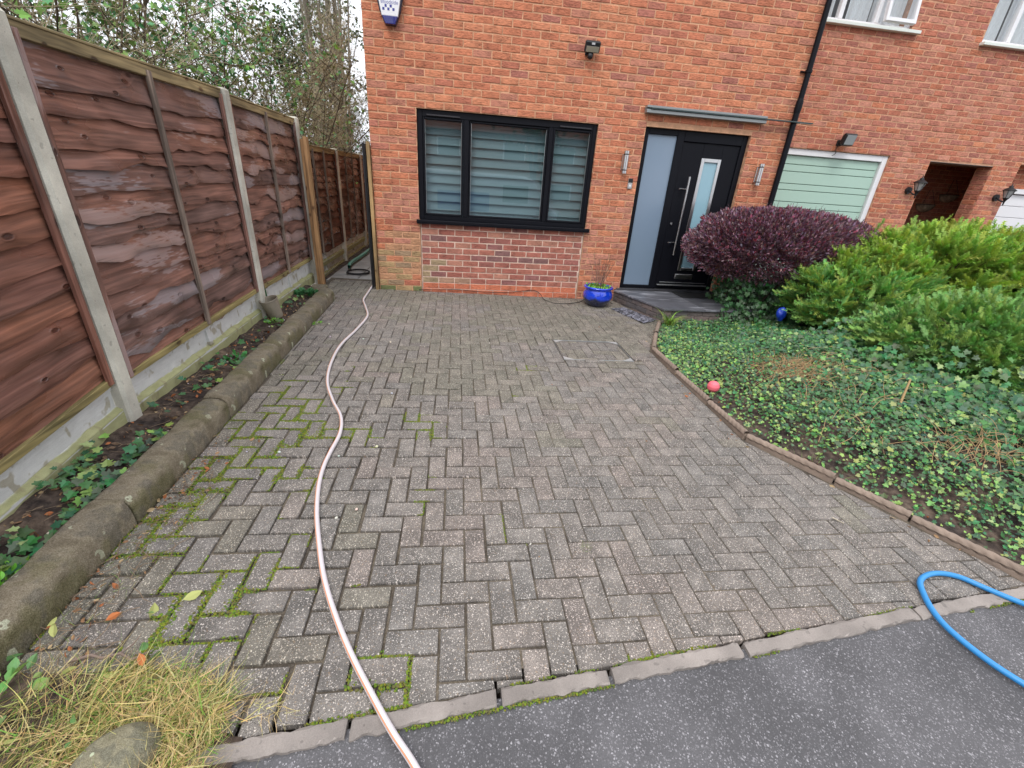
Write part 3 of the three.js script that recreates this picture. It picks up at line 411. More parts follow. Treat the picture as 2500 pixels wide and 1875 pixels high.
// ================================================================ THE NEIGHBOURING HOUSE, set back
const ND = -1.15, nb = thing('terraced_house', 'neighbouring orange brick house set back with mint green garage door', 'house', [0, 0, ND]);
{
  const G1 = [6.11, 8.404, 2.31], AL = [9.205, 10.49, 2.29], G2 = [11.03, 13.4, 2.36], W1 = [6.11, 7.938, 3.97, 5.1], W2 = [9.225, 11.0, 3.945, 5.1], X0 = 5.66, X1 = 14.2, Y1 = 6.2;
  const sh = new THREE.Shape([[X0, -0.5], [G1[0], -0.5], [G1[0], G1[2]], [G1[1], G1[2]], [G1[1], -0.5], [AL[0], -0.5], [AL[0], AL[2]], [AL[1], AL[2]], [AL[1], -0.5], [G2[0], -0.5], [G2[0], G2[2]], [G2[1], G2[2]], [G2[1], -0.5], [X1, -0.5], [X1, Y1], [X0, Y1]].map((p) => new THREE.Vector2(...p)));
  for (const [a, b, c, d] of [W1, W2]) sh.holes.push(new THREE.Path([[a, c], [a, d], [b, d], [b, c]].map((p) => new THREE.Vector2(...p))));
  const wall = mesh('wall', triUV(new THREE.ExtrudeGeometry(sh, { depth: 0.26, bevelEnabled: false }).translate(0, 0, -0.2645), 0.5), M.mortarWarm, nb);
  const holes = [[G1[0], G1[1], -1, G1[2]], [AL[0], AL[1], -1, AL[2]], [G2[0], G2[1], -1, G2[2]], W1, W2];
  const bricks = coursing({ x0: X0, x1: X1, y0: -0.45, y1: 6.15, bed: 2.31, course: 0.0812, len: 0.2286, joint: 0.0145, holes });
  layBricks(wall, bricks, (b, r) => { const n = noise2(b.x * 1.4, b.y * 2.4, 43), q = r(); if (q < 0.12 + 0.4 * sstep(0.55, 0.72, n)) return r() < 0.6 ? 4 : 5; if (b.y < 2.9 && q > 0.8) return [0, 2, 6][Math.floor(r() * 3)]; return [7, 5, 3, 7, 1, 3, 6, 7][Math.floor(r() * 8)]; }, brickMats, brickTones, 251, 0, 300, 1.3, (b) => V3(b.x, b.y, ND));
  // porch recess beside the garage: stepped return, ceiling and back wall
  const rec = mesh('porch_recess', merge([cb(AL[0] - 0.25, AL[0], -0.5, 2.6, -1.5, -0.27, 0), cb(12.1, 12.3, -0.5, 2.6, -1.5, -0.35, 0), cb(AL[0], 12.1, 2.4, 2.6, -1.5, -0.27, 0), cb(AL[0] - 0.25, 12.3, -0.5, 2.6, -1.7, -1.5, 0)]), M.mortar, nb);
  { const g = new GB(), r = rngOf(261); const put = (bs, tf) => { const q = new GB(); for (const b of bs) { q.col = brickTones[[7, 5, 4, 1, 3][Math.floor(r() * 5)]]; brickInto(q, b.x, b.y, 0, b.w, b.h, r); } return tf(q.geo()); };
    const c = (x0, x1) => coursing({ x0, x1, y0: -0.45, y1: 2.39, bed: 2.31, course: 0.0812, len: 0.2286, joint: 0.0125 });
    mesh('brickwork', merge([put(c(AL[0] + 0.004, 12.09), (q) => q.translate(0, 0, -1.494)), put(coursing({ x0: 0, x1: 0.25, y0: -0.45, y1: 2.28, bed: 2.31, course: 0.0812, len: 0.2286, joint: 0.0125 }), (q) => q.rotateY(-Math.PI / 2).translate(AL[1] - 0.006, 0, -0.255))]), brickStuffMat, rec, { kind: 'stuff' }); }
  mesh('lintel', cb(AL[0] + 0.002, AL[1] - 0.008, 2.283, 2.2895, -0.26, -0.003, 0.001), M.soffit, nb);
  // first garage: white frame, mint boards
  mesh('garage_frame', merge([cb(G1[0], G1[0] + 0.095, -0.4, G1[2], -0.13, -0.03, 0.006), cb(G1[1] - 0.095, G1[1] - 0.003, -0.4, G1[2], -0.13, -0.03, 0.006), cb(G1[0] + 0.095, G1[1] - 0.095, 2.213, G1[2] - 0.004, -0.13, -0.031, 0.006)]), M.white, nb);
  const gd = new THREE.Group(); gd.name = 'garage_door'; nb.add(gd);
  const mint = std({ color: RGB(0.41, 0.58, 0.49), roughness: 0.45 }); let y = 2.208;
  mesh('backing', cb(G1[0] + 0.09, G1[1] - 0.09, -0.4, 2.21, -0.14, -0.115, 0), std({ color: RGB(0.1, 0.17, 0.15), roughness: 0.8 }), gd);
  for (const h of [0.135, 0.108, 0.185, 0.1, 0.185, 0.1, 0.185, 0.1, 0.185, 0.1, 0.185, 0.1, 0.185, 0.1, 0.185]) { mesh('board', cb(G1[0] + 0.1, G1[1] - 0.1, y - h + 0.008, y, -0.112, -0.075, 0.005), mint, gd); y -= h; }
  // second garage, white, recessed under brick
  const rr = mesh('garage_recess', merge([cb(G2[0], G2[1], 1.985, G2[2], -0.4, -0.268, 0), cb(G2[0] - 0.2, G2[0], -0.5, 2.36, -0.5, -0.27, 0)]), M.mortar, nb);
  { const q = new GB(), r = rngOf(271); for (const b of coursing({ x0: G2[0] + 0.005, x1: G2[1], y0: 1.99, y1: G2[2], bed: 2.31, course: 0.0812, len: 0.2286, joint: 0.0125 })) { q.col = brickTones[[1, 7, 5, 0][Math.floor(r() * 4)]]; brickInto(q, b.x, b.y, -0.262, b.w, b.h, r); } mesh('brickwork', q.geo(), brickStuffMat, rr, { kind: 'stuff' }); }
  mesh('garage_frame', merge([cb(G2[0] + 0.003, G2[0] + 0.07, -0.4, 1.985, -0.33, -0.2, 0.004), cb(G2[0] + 0.07, G2[1] - 0.07, 1.9, 1.984, -0.33, -0.201, 0.004), cb(G2[1] - 0.07, G2[1], -0.4, 1.985, -0.33, -0.2, 0.004)]), M.white, nb);
  const gd2 = new THREE.Group(); gd2.name = 'garage_door'; gd2.userData.label = 'white panelled garage door'; nb.add(gd2);
  mesh('backing', cb(G2[0] + 0.06, G2[1] - 0.06, -0.4, 1.91, -0.33, -0.29, 0), std({ color: RGB(0.4, 0.4, 0.42), roughness: 0.8 }), gd2);
  for (let k = 0; k < 11; k++) mesh('board', cb(G2[0] + 0.072, G2[1] - 0.072, 1.893 - (k + 1) * 0.2, 1.887 - k * 0.2, -0.285, -0.255, 0.006), M.white, gd2);
  // upstairs windows
  const netM = phy({ color: RGB(0.75, 0.77, 0.8), transmission: 0.3, thickness: 0, roughness: 0.95 });
  const curtain = (a, b, c, d, z) => { const g = new THREE.PlaneGeometry(b - a, d - c, 70, 1), p = g.attributes.position; for (let i = 0; i < p.count; i++) p.setZ(i, 0.014 * Math.sin(p.getX(i) * 46) + 0.008 * Math.sin(p.getX(i) * 97 + 1)); g.computeVertexNormals(); return g.translate((a + b) / 2, (c + d) / 2, z); };
  const upstairs = ([a, b, c, d], ms, open) => {
    const w = new THREE.Group(); w.name = 'window'; nb.add(w); const z1 = -0.05, z0 = -0.12, ed = [a, ...ms, b];
    mesh('window_frame', merge([cb(a, a + 0.045, c, d, z0, z1), cb(b - 0.045, b, c, d, z0, z1), cb(a + 0.045, b - 0.045, c, c + 0.055, z0, z1 + 0.001), cb(a + 0.045, b - 0.045, d - 0.05, d, z0, z1 + 0.001), ...ms.map((m) => cb(m - 0.035, m + 0.035, c + 0.055, d - 0.05, z0, z1 + 0.002))]), M.white, w);
    mesh('window_sill', cb(a - 0.03, b + 0.11, c - 0.045, c - 0.002, -0.12, 0.075, 0.005), std({ color: RGB(0.72, 0.76, 0.71), roughness: 0.6 }), w);
    for (let i = 0; i + 1 < ed.length; i++) {
      const l = ed[i] + (i ? 0.035 : 0.045), r = ed[i + 1] - (i + 2 < ed.length ? 0.035 : 0.045);
      if (open === i) { const s = mesh('sash', merge([cb(0, 0.05, 0, d - c - 0.1, -0.04, 0.02), cb(r - l - 0.05, r - l, 0, d - c - 0.1, -0.04, 0.02), cb(0.05, r - l - 0.05, 0, 0.05, -0.04, 0.021), cb(0.05, r - l - 0.05, d - c - 0.15, d - c - 0.1, -0.04, 0.021)]), M.white, w); s.position.set(l, c + 0.055, -0.03); s.rotation.x = -0.14; s.position.z += 0.1; const p = mesh('pane', new THREE.PlaneGeometry(r - l - 0.09, d - c - 0.19), M.glass, s); p.position.set((r - l) / 2, (d - c - 0.1) / 2, -0.01); }
      else mesh('pane', new THREE.PlaneGeometry(r - l, d - c - 0.105).translate((l + r) / 2, (c + 0.055 + d - 0.05) / 2, -0.085), M.glass, w);
      if (!(open === 2 && i === 1)) mesh('curtain', curtain(l - 0.02, r + 0.02, c + 0.03, d, -0.24), netM, w); else mesh('curtain', curtain(l + 0.2, r + 0.02, c + 0.03, d, -0.24), netM, w);
    }
    mesh('room', merge([cb(a - 0.3, b + 0.3, c - 0.4, c - 0.3, -2, -0.28, 0), cb(a - 0.3, b + 0.3, d + 0.1, d + 0.2, -2, -0.28, 0), cb(a - 0.3, b + 0.3, c - 0.3, d + 0.1, -2.1, -2, 0), cb(a - 0.4, a - 0.3, c - 0.3, d + 0.1, -2, -0.28, 0), cb(b + 0.3, b + 0.4, c - 0.3, d + 0.1, -2, -0.28, 0)]), std({ color: RGB(0.25, 0.24, 0.23), roughness: 0.9 }), w);
  };
  upstairs(W1, [6.738, 7.345], 2); upstairs(W2, [9.74, 10.35], -1);
  mesh('roof', cb(X0 - 0.1, X1 + 0.3, 6.2, 6.34, -8, 0.35, 0.01), std({ color: RGB(0.1, 0.07, 0.06), roughness: 0.9 }), nb);
  mesh('rear_wall', merge([cb(X0, X1, -0.5, 6.2, -7.2, -7, 0), cb(X1 - 0.25, X1, -0.5, 6.2, -7, -0.27, 0), cb(X0, X0 + 0.2, -0.5, 6.2, -7, -0.27, 0)]), M.mortar, nb);
}

// ================================================================ FENCES
const slatSets = {
  near: [[0.54, 0.235, 0.155], [0.47, 0.215, 0.16], [0.58, 0.26, 0.17], [0.44, 0.22, 0.18]],
  mid: [[1, 0.98, 0.97], [1.08, 0.98, 0.93], [0.86, 0.88, 0.9], [1.16, 1.02, 0.93], [0.96, 1.0, 1.03]],
  far: [[0.36, 0.155, 0.11], [0.3, 0.13, 0.095], [0.4, 0.175, 0.12], [0.26, 0.12, 0.09]],
};
const slatMats = Object.fromEntries(Object.entries(slatSets).map(([k, l]) => [k, l.map((c) => std({ color: RGB(...c), map: k === 'mid' ? T.woodWorn : T.wood, bumpMap: T.woodBump, bumpScale: 0.035, roughness: k === 'far' ? 1.2 : 1, roughnessMap: T.woodGloss }))]));
const railMat = std({ color: RGB(0.62, 0.5, 0.27), map: T.wood, bumpMap: T.woodBump, bumpScale: 0.006, roughness: 0.75 }), battenMat = std({ color: RGB(0.5, 0.4, 0.34), map: T.wood, bumpMap: T.woodBump, bumpScale: 0.006, roughness: 0.8 }), footMat = std({ color: RGB(0.62, 0.52, 0.22), map: T.wood, bumpMap: T.woodBump, bumpScale: 0.006, roughness: 0.85 });
function slatGeo(L, h0, h1, seed, waney) {   // along -z from 0 to -L; hangs from y = 0, lower edge wavy; h0/h1 height at the two ends
  const r = rngOf(seed), n = 22, rows = 4, pos = [], uv = [], idx = [], so = r() * 50, uo = r(), vo = r(), bow = (r() - 0.5) * 0.012;
  for (let i = 0; i <= n; i++) { const t = i / n, z = -t * L, h = lerp(h0, h1, t), w = waney * ((noise2(z * 3.4, so, 3, 3) - 0.5) * 0.075 + (noise2(z * 13, so, 7, 2) - 0.5) * 0.018), bul = (noise2(z * 4.2, so + 9, 5, 2) - 0.5) * 0.02 * waney;
    for (let j = 0; j <= rows; j++) { const q = j / (rows - 1), y = j === rows ? -h + w + 0.004 : -q * (h - w), x = j === rows ? -0.014 + 0.02 : -0.014 + q * 0.032 + bul * q + bow * q * Math.sin(t * 3.14); pos.push(j === rows ? x - 0.012 + bul : x, y, z); uv.push(z / 2 + uo, y / 0.5 + vo); }
    if (i) for (let j = 0; j < rows; j++) { const a = (i - 1) * (rows + 1) + j, b = i * (rows + 1) + j; idx.push(a, a + 1, b, b, a + 1, b + 1); } }
  const g = new THREE.BufferGeometry(); g.setAttribute('position', new THREE.Float32BufferAttribute(pos, 3)); g.setAttribute('uv', new THREE.Float32BufferAttribute(uv, 2)); g.setIndex(idx); g.computeVertexNormals(); return g;
}
const tiltedBar = (xa, xb, za, zb, ya, yb, h, c = 0.003) => { const L = za - zb, g = cbox(xb - xa, h, L, c, 1).translate((xa + xb) / 2, 0, (za + zb) / 2), p = g.attributes.position; for (let i = 0; i < p.count; i++) p.setY(i, p.getY(i) + lerp(ya, yb, (za - p.getZ(i)) / L)); const u = g.attributes.uv; for (let i = 0; i < p.count; i++) u.setXY(i, p.getZ(i) / 2, (p.getY(i) + p.getX(i)) / 0.5); g.computeVertexNormals(); return g; };
function fencePanel(f, zA, zB, topA, topB, botA, botB, X, set, n, seed, waney, battens, foot = true) {
  const p = new THREE.Group(); p.name = 'fence_panel'; f.add(p); const r = rngOf(seed), L = zA - zB; let cum = [0]; for (let k = 0; k < n; k++) cum.push(cum[k] + 0.8 + r() * 0.4); cum = cum.map((c) => c / cum[n]);
  const ht = topA - botA - 0.04, htB = topB - botB - 0.04;
  for (let k = 0; k < n; k++) { const a = cum[k], h = cum[k + 1] - cum[k], yA = topA - 0.045 - a * ht, yB = topB - 0.045 - a * htB; const lap = k === n - 1 ? -0.012 : 0.028, g = slatGeo(L, h * ht + lap, h * htB + lap, seed * 31 + k, waney * (0.6 + r() * 0.9)); const q = g.attributes.position; for (let i = 0; i < q.count; i++) q.setY(i, q.getY(i) + ((yB - yA) * -q.getZ(i)) / L); g.computeVertexNormals(); const m = mesh('slat', g, slatMats[set][Math.floor(r() * slatMats[set].length)], p); m.position.set(X, yA, zA); }
  mesh('backing_slats', tiltedBar(X - 0.03, X - 0.016, zA - 0.001, zB + 0.001, (topA + botA) / 2, (topB + botB) / 2, (topA - botA) * 0.96, 0), slatMats[set][0], p);
  mesh('top_rail', tiltedBar(X - 0.02, X + 0.03, zA, zB, topA - 0.032, topB - 0.032, 0.062), railMat, p);
  mesh('capping', tiltedBar(X - 0.035, X + 0.036, zA, zB, topA + 0.006, topB + 0.006, 0.014), railMat, p);
  if (foot) mesh('bottom_rail', tiltedBar(X - 0.01, X + 0.03, zA, zB, botA + 0.028, botB + 0.028, 0.042), footMat, p);
  const vb = (z, w, mat) => { const t = (zA - z) / L, a = lerp(topA, topB, t) - 0.03, b = lerp(botA, botB, t) + 0.02; const g = cbox(0.024, a - b, w, 0.003).translate(X + 0.03, (a + b) / 2, z), q = g.attributes.position, u = g.attributes.uv; for (let i = 0; i < q.count; i++) u.setXY(i, q.getY(i) / 2, (q.getZ(i) + q.getX(i)) / 0.5 + seed * 0.13); mesh('batten', g, mat, p); };
  for (const t of battens) vb(lerp(zA, zB, t), 0.042, battenMat); vb(zA - 0.02, 0.034, slatMats[set][1]); vb(zB + 0.02, 0.034, slatMats[set][1]);
}
function gravelBoard(f, zA, zB, tA, tB, bA, bB, X, mid) {
  const g = new GB(), prof = [[0.0, -0.03], [1, -0.03], [1, 0.004], [0.93, 0.004], [0.9, -0.008], [0.47, -0.008], [0.4, 0.026], [0.38, 0.028], [0, 0.028]].slice(1), n = 20;
  const P = (t, [q, x]) => [X + x, lerp(lerp(bA, bB, t), lerp(tA, tB, t), q), lerp(zA, zB, t)];
  for (let i = 0; i < n; i++) for (let j = 0; j + 1 < prof.length; j++) { const a = i / n, b = (i + 1) / n, u = (t) => lerp(zA, zB, t) / 2; g.quad(P(a, prof[j + 1]), P(b, prof[j + 1]), P(b, prof[j]), P(a, prof[j]), [[u(a), prof[j + 1][0]], [u(b), prof[j + 1][0]], [u(b), prof[j][0]], [u(a), prof[j][0]]]); }
  const rib = mid == null ? [] : [mid]; const o = mesh('gravel_board', g.geo(), M.board, f);
  for (const t of rib) { const q = new GB(), a = t - 0.012, b = t + 0.012, u = lerp(zA, zB, t) / 2, top = 0.93, low = 0.02, s = (k) => [k, 0.03]; q.quad(P(a, s(low)), P(b, s(low)), P(b, [top, 0.006]), P(a, [top, 0.006]), [[u, low], [u + 0.01, low], [u + 0.01, top], [u, top]]); for (const e of [a, b]) q.quad(P(e, s(low)), P(e, [low, -0.01]), P(e, [top, -0.01]), P(e, [top, 0.006]), [[u, low], [u, low], [u, top], [u, top]]); mesh('rib', q.geo(), M.board, o); }
}
function concretePost(f, z, top, X, w = 0.105) { const g = triUV(cbox(0.115, top + 0.5, w, 0.016).translate(0, (top - 0.5) / 2, 0), 1, z * 1.7, z); const m = mesh('post', g, M.conc, f); m.position.set(X, 0, z); return m; }
{
  const f = thing('garden_fence', 'brown overlap board fence with concrete posts along the planted strip', 'fence');
  fencePanel(f, 5.8, 3.765, 1.8, 1.95, -0.02, 0.235, -0.945, 'near', 13, 41, 0.9, [0.46]);
  fencePanel(f, 3.645, 1.7, 1.992, 2.037, 0.212, 0.303, -0.945, 'mid', 13, 43, 1.25, [0.5]);
  fencePanel(f, 1.592, -0.115, 2.02, 2.027, 0.3, 0.338, -0.945, 'mid', 13, 47, 1.5, [0.48]);
  gravelBoard(f, 5.8, 3.76, -0.02, 0.228, -0.25, -0.02, -0.945, 0.5); gravelBoard(f, 3.65, 1.695, 0.205, 0.298, -0.04, 0.01, -0.945, 0.5); gravelBoard(f, 1.597, -0.12, 0.295, 0.333, 0.01, 0.03, -0.945, 0.5);
  concretePost(f, 3.705, 2.02, -0.945); concretePost(f, 1.645, 2.06, -0.945); concretePost(f, -0.168, 2.06, -0.945); concretePost(f, 5.86, 1.95, -0.945);
}
{
  const f = thing('garden_fence', 'dark red brown overlap fence along the side passage', 'fence');
  [[-0.32, -2.2, 1.78, 1.81], [-2.3, -4.2, 1.81, 1.84], [-4.3, -6.2, 1.84, 1.86], [-6.3, -8.2, 1.86, 1.88]].forEach(([a, b, ta, tb], i) => { fencePanel(f, a, b, ta, tb, 0.3, 0.31, -1.0, 'far', 13, 51 + i, 1.0, [0.32, 0.62], false); gravelBoard(f, a, b, 0.3, 0.31, 0.13, 0.13, -1.0, 0.4); gravelBoard(f, a, b, 0.128, 0.128, -0.06, -0.06, -1.0, 0.4); concretePost(f, b - 0.05, tb + 0.03, -0.995, 0.09); });
}
{ // new timber gate post on the fence side, gate post and black gate on the house side
  const woodUV = (g, o) => { const q = g.attributes.position, u = g.attributes.uv; for (let i = 0; i < q.count; i++) u.setXY(i, q.getY(i) / 2 + o, (q.getZ(i) + q.getX(i)) / 0.5); return g; };
  tag(mesh('gate_post', woodUV(merge([cb(-0.795, -0.752, -0.05, 1.84, -0.05, 0.045, 0.004), cb(-0.835, -0.797, -0.05, 1.815, -0.06, 0.03, 0.004)]), 0.1), M.newWood), 'new orange timber gate post standing against the fence end', 'post');
  tag(mesh('gate_post', woodUV(cb(-0.046, -0.008, -0.02, 1.84, -0.03, 0.055, 0.004), 0.6), std({ color: RGB(0.9, 0.62, 0.3), map: T.wood, bumpMap: T.woodBump, bumpScale: 0.002, roughness: 0.75 })), 'pale timber gate post fixed to the corner of the brick house', 'post');
  const gt = thing('side_gate', 'black side gate standing open against the house flank', 'gate', [-0.09, 0, 0.03]);
  for (let k = 0; k < 8; k++) mesh('board', cb(0.012, 0.028, 0.03, 1.82, -0.9 + k * 0.112 + 0.002, -0.9 + (k + 1) * 0.112 - 0.002, 0.003), M.blackPlastic, gt);
  mesh('gate_frame', merge([cb(-0.012, 0.0115, 0.02, 1.83, -0.045, 0.0, 0.002), cb(-0.012, 0.0115, 0.02, 1.83, -0.905, -0.86, 0.002), cb(-0.012, 0.0115, 0.1, 0.2, -0.86, -0.045, 0.002), cb(-0.012, 0.0115, 1.65, 1.75, -0.86, -0.045, 0.002)]), M.blackPlastic, gt);
}

// ================================================================ KERBS AND EDGES
{
  const k = thing('concrete_kerb', 'big mossy bullnosed concrete kerb along the left side of the drive', 'kerb'), zs = [0.62, 1.6, 2.58, 3.565, 4.545, 5.56];
  const prof = [[0, -0.05], [0.004, 0.03], [0.002, 0.075], [-0.006, 0.104], [-0.022, 0.128], [-0.045, 0.139], [-0.09, 0.142], [-0.14, 0.139], [-0.158, 0.128], [-0.162, 0.1], [-0.162, -0.05]];
  for (let s = 0; s + 1 < zs.length; s++) {
    const a = zs[s] + 0.008, b = zs[s + 1] - 0.008, n = 34, r = rngOf(60 + s), pos = [], uv = [], idx = [], N = prof.length, lift = (r() - 0.5) * 0.012;
    for (let i = 0; i <= n + 2; i++) { const cap = i === 0 || i === n + 2, t = cap ? (i ? 1 : 0) : (i - 1) / n, z = lerp(a, b, t), e = Math.min(t, 1 - t) * (b - a), sh = cap ? 0.0 : e < 0.012 ? 0.985 : 1; prof.forEach(([x, y], j) => { const d = (noise2(z * 11 + j * 0.7, y * 30 + s * 5, 3, 4) - 0.5) * 0.02; const kk = cap ? 0.0 : sh; const px = cap ? lerp(-0.08, x, 0.93) : x * kk + (x > -0.08 ? d : -d), py = cap ? lerp(0.05, y, 0.93) : y + d * 0.7; pos.push(px + kerbX(z), py + gy(kerbX(z), z) + lift, z + (cap ? (i ? 0.004 : -0.004) : 0)); uv.push(z + s * 0.37, j / N * 0.33); }); if (i) for (let j = 0; j + 1 < N; j++) { const A = (i - 1) * N + j, B = i * N + j; idx.push(A, B, A + 1, B, B + 1, A + 1); } }
    for (const base of [0, (n + 2) * N]) for (let j = 1; j + 1 < N; j++) base ? idx.push(base, base + j + 1, base + j) : idx.push(base, base + j, base + j + 1);
    const g = new THREE.BufferGeometry(); g.setAttribute('position', new THREE.Float32BufferAttribute(pos, 3)); g.setAttribute('uv', new THREE.Float32BufferAttribute(uv, 2)); g.setIndex(idx.reverse()); g.computeVertexNormals(); mesh('kerb_stone', g, M.kerb, k);
  }
  const e = mesh('kerb_stone', cbox(0.2, 0.16, 0.3, 0.015, 0.6), M.kerb, k); e.position.set(-0.72, 0.02, 0.42); e.rotation.y = 0.06;
}
{ // pin kerb between drive and lane: short broken lengths
  const k = thing('edging_kerb', 'narrow cracked concrete edging strip between the drive and the tarmac', 'kerb'), m = std({ color: RGB(0.43, 0.375, 0.335), map: T.conc, bumpMap: T.concBump, bumpScale: 0.004, roughness: 0.95 });
  const cuts = [0.3, 0.752, 1.237, 1.655, 2.228, 3.14, 4.1, 5.1], r = rngOf(71);
  for (let i = 0; i + 1 < cuts.length; i++) {
    const a = cuts[i] + 0.006 + r() * 0.006, b = cuts[i + 1] - 0.006 - r() * 0.008, n = 60, pos = [], uv = [], idx = [], w = 0.05 + r() * 0.008, up = 0.001 + r() * 0.006, tw = (r() - 0.5) * 0.018;
    const prof = [[0, -0.05], [0, 0], [0.006, 0.006], [w - 0.006, 0.006], [w, 0], [w, -0.05]];
    for (let q = 0; q <= n; q++) { const x = lerp(a, b, q / n) + (q % n ? 0 : 0), e = Math.min(q, n - q) === 0 ? 0.004 : 0; prof.forEach(([dz, y], j) => { const d = (noise2(x * 26, j * 3 + i * 7, 5, 4) - 0.5) * 0.02; const zz = frontZ(x) - 0.003 + dz + (dz < w / 2 ? d : -d) + tw * (q / n - 0.5); pos.push(x, gy(x, zz) + y + up - e + d * 0.25 * (j > 0 && j < 5 ? 1 : 0), zz); uv.push(x, dz + j * 0.01); }); if (q) for (let j = 0; j < 5; j++) { const A = (q - 1) * 6 + j, B = q * 6 + j; idx.push(A, B, A + 1, B, B + 1, A + 1); } }
    for (const [s, f2] of [[0, 1], [n * 6, 0]]) for (let j = 1; j < 5; j++) f2 ? idx.push(s, s + j, s + j + 1) : idx.push(s, s + j + 1, s + j);
    const g = new THREE.BufferGeometry(); g.setAttribute('position', new THREE.Float32BufferAttribute(pos, 3)); g.setAttribute('uv', new THREE.Float32BufferAttribute(uv, 2)); g.setIndex(idx.reverse()); mesh('edging_stone', triUV(g.toNonIndexed(), 1), m, k);
  }
}
const bedEdge = [[3.72, 1.12], [3.46, 1.6], [3.215, 2.1], [3.2, 2.7], [3.2, 3.3], [3.205, 3.82], [3.5, 4.32], [3.7, 4.66], [3.94, 5.12], [4.3, 5.2]];
{ // rope-topped edging of the shrub bed
  const k = thing('rope_edging', 'low rope topped brown concrete edging of the shrub bed', 'edging'), m = std({ color: RGB(0.36, 0.27, 0.21), map: T.conc, bumpMap: T.concBump, bumpScale: 0.004, roughness: 0.95 }), r = rngOf(81);
  for (let i = 0; i + 1 < bedEdge.length - 1; i++) {
    const [ax, az] = bedEdge[i], [bx, bz] = bedEdge[i + 1], L = Math.hypot(bx - ax, bz - az) - 0.012, n = Math.round(L / 0.008), pos = [], uv = [], idx = [], S = 12, R = 0.024;
    for (let q = 0; q <= n; q++) { const t = (q / n) * L; for (let s = 0; s <= S; s++) { const an = (s / S) * Math.PI * 2, tw = R * (0.86 + 0.2 * Math.abs(Math.sin(an * 1.5 + t * 62))); pos.push(t - L / 2, Math.sin(an) * tw + 0.028, Math.cos(an) * tw); uv.push(t, s / S * 0.15); } if (q) for (let s = 0; s < S; s++) { const A = (q - 1) * (S + 1) + s, B = A + S + 1; idx.push(A, B, A + 1, B, B + 1, A + 1); } }
    const g = new THREE.BufferGeometry(); g.setAttribute('position', new THREE.Float32BufferAttribute(pos, 3)); g.setAttribute('uv', new THREE.Float32BufferAttribute(uv, 2)); g.setIndex(idx); g.computeVertexNormals();
    const s = mesh('edging_stone', merge([g, triUV(cbox(L, 0.13, 0.04, 0.004).translate(0, -0.045, 0), 1)]), m, k); const cx = (ax + bx) / 2, cz = (az + bz) / 2; s.position.set(cx + 0.014, gy(cx, cz) + 0.004 + (r() - 0.5) * 0.014, cz); s.rotation.set((r() - 0.5) * 0.12, -Math.atan2(bz - az, bx - ax), (r() - 0.5) * 0.02, 'YXZ');
  }
}
{ // manhole with a paved tray
  const m = thing('manhole_cover', 'recessed manhole tray filled with blocks in a thin steel frame', 'manhole cover', [(MH.x0 + MH.x1) / 2, gy(2.52, 2.13), (MH.z0 + MH.z1) / 2]); m.rotation.set(0.0252, 0, -0.0144);
  const hx = (MH.x1 - MH.x0) / 2, hz = (MH.z1 - MH.z0) / 2, r = rngOf(91);
  mesh('frame', merge([cb(-hx, hx, -0.02, 0.006, hz - 0.006, hz, 0.001), cb(-hx, hx, -0.02, 0.006, -hz, -hz + 0.006, 0.001), cb(-hx, -hx + 0.006, -0.02, 0.006, -hz + 0.006, hz - 0.006, 0.001), cb(hx - 0.006, hx, -0.02, 0.006, -hz + 0.006, hz - 0.006, 0.001)]), M.zinc, m);
  for (const [sx, sz] of [[-1, -1], [1, -1], [-1, 1], [1, 1]]) { const s = new THREE.Shape([[0, 0], [0.1, 0], [0, 0.075]].map((p) => new THREE.Vector2(...p))); const h = new THREE.Path(); h.absarc(0.03, 0.024, 0.012, 0, 7); s.holes.push(h); const c = mesh('lifting_corner', triUV(new THREE.ExtrudeGeometry(s, { depth: 0.004, bevelEnabled: false, curveSegments: 8 }).rotateX(-Math.PI / 2)), std({ color: RGB(0.5, 0.5, 0.49), metalness: 0.5, roughness: 0.5 }), m); c.scale.set(-sx, 1, sz); c.position.set(sx * (hx - 0.007), 0.002, sz * (hz - 0.007)); }
  mesh('tray', cb(-hx + 0.006, hx - 0.006, -0.03, -0.008, -hz + 0.006, hz - 0.006, 0), M.sand, m);
  const U = 0.103; for (let j = -4; j < 4; j++) for (let i = -5; i < 5; i++) { const t = mod(i + j, 4); if (t !== 0 && t !== 2) continue; const w = t ? U : 2 * U, d = t ? 2 * U : U; let p = [[i * U, j * U], [i * U + w, j * U], [i * U + w, j * U + d], [i * U, j * U + d]].map(([x, z]) => [clamp(x, -hx + 0.012, hx - 0.012), clamp(z, -hz + 0.012, hz - 0.012)]); const x0 = p[0][0] + 0.003, x1 = p[1][0] - 0.003, z0 = p[0][1] + 0.003, z1 = p[2][1] - 0.003; if (x1 - x0 < 0.02 || z1 - z0 < 0.02) continue; let poly = [[x0, z0], [x1, z0], [x1, z1], [x0, z1]]; for (const [sx, sz] of [[-1, -1], [1, -1], [-1, 1], [1, 1]]) poly = clipH(poly, sx * 0.6, sz * 0.8, 0.6 * hx + 0.8 * hz - 0.066); if (poly.length < 3) continue; const g = new GB(); prismInto(g, poly, 0, -0.001 + r() * 0.003, 0, 0.02, 0.004, [r(), r()], [0, 0]); mesh('paver', g.geo(), paverMats[[6, 3, 8, 9, 1][Math.floor(r() * 5)]], m); }
}

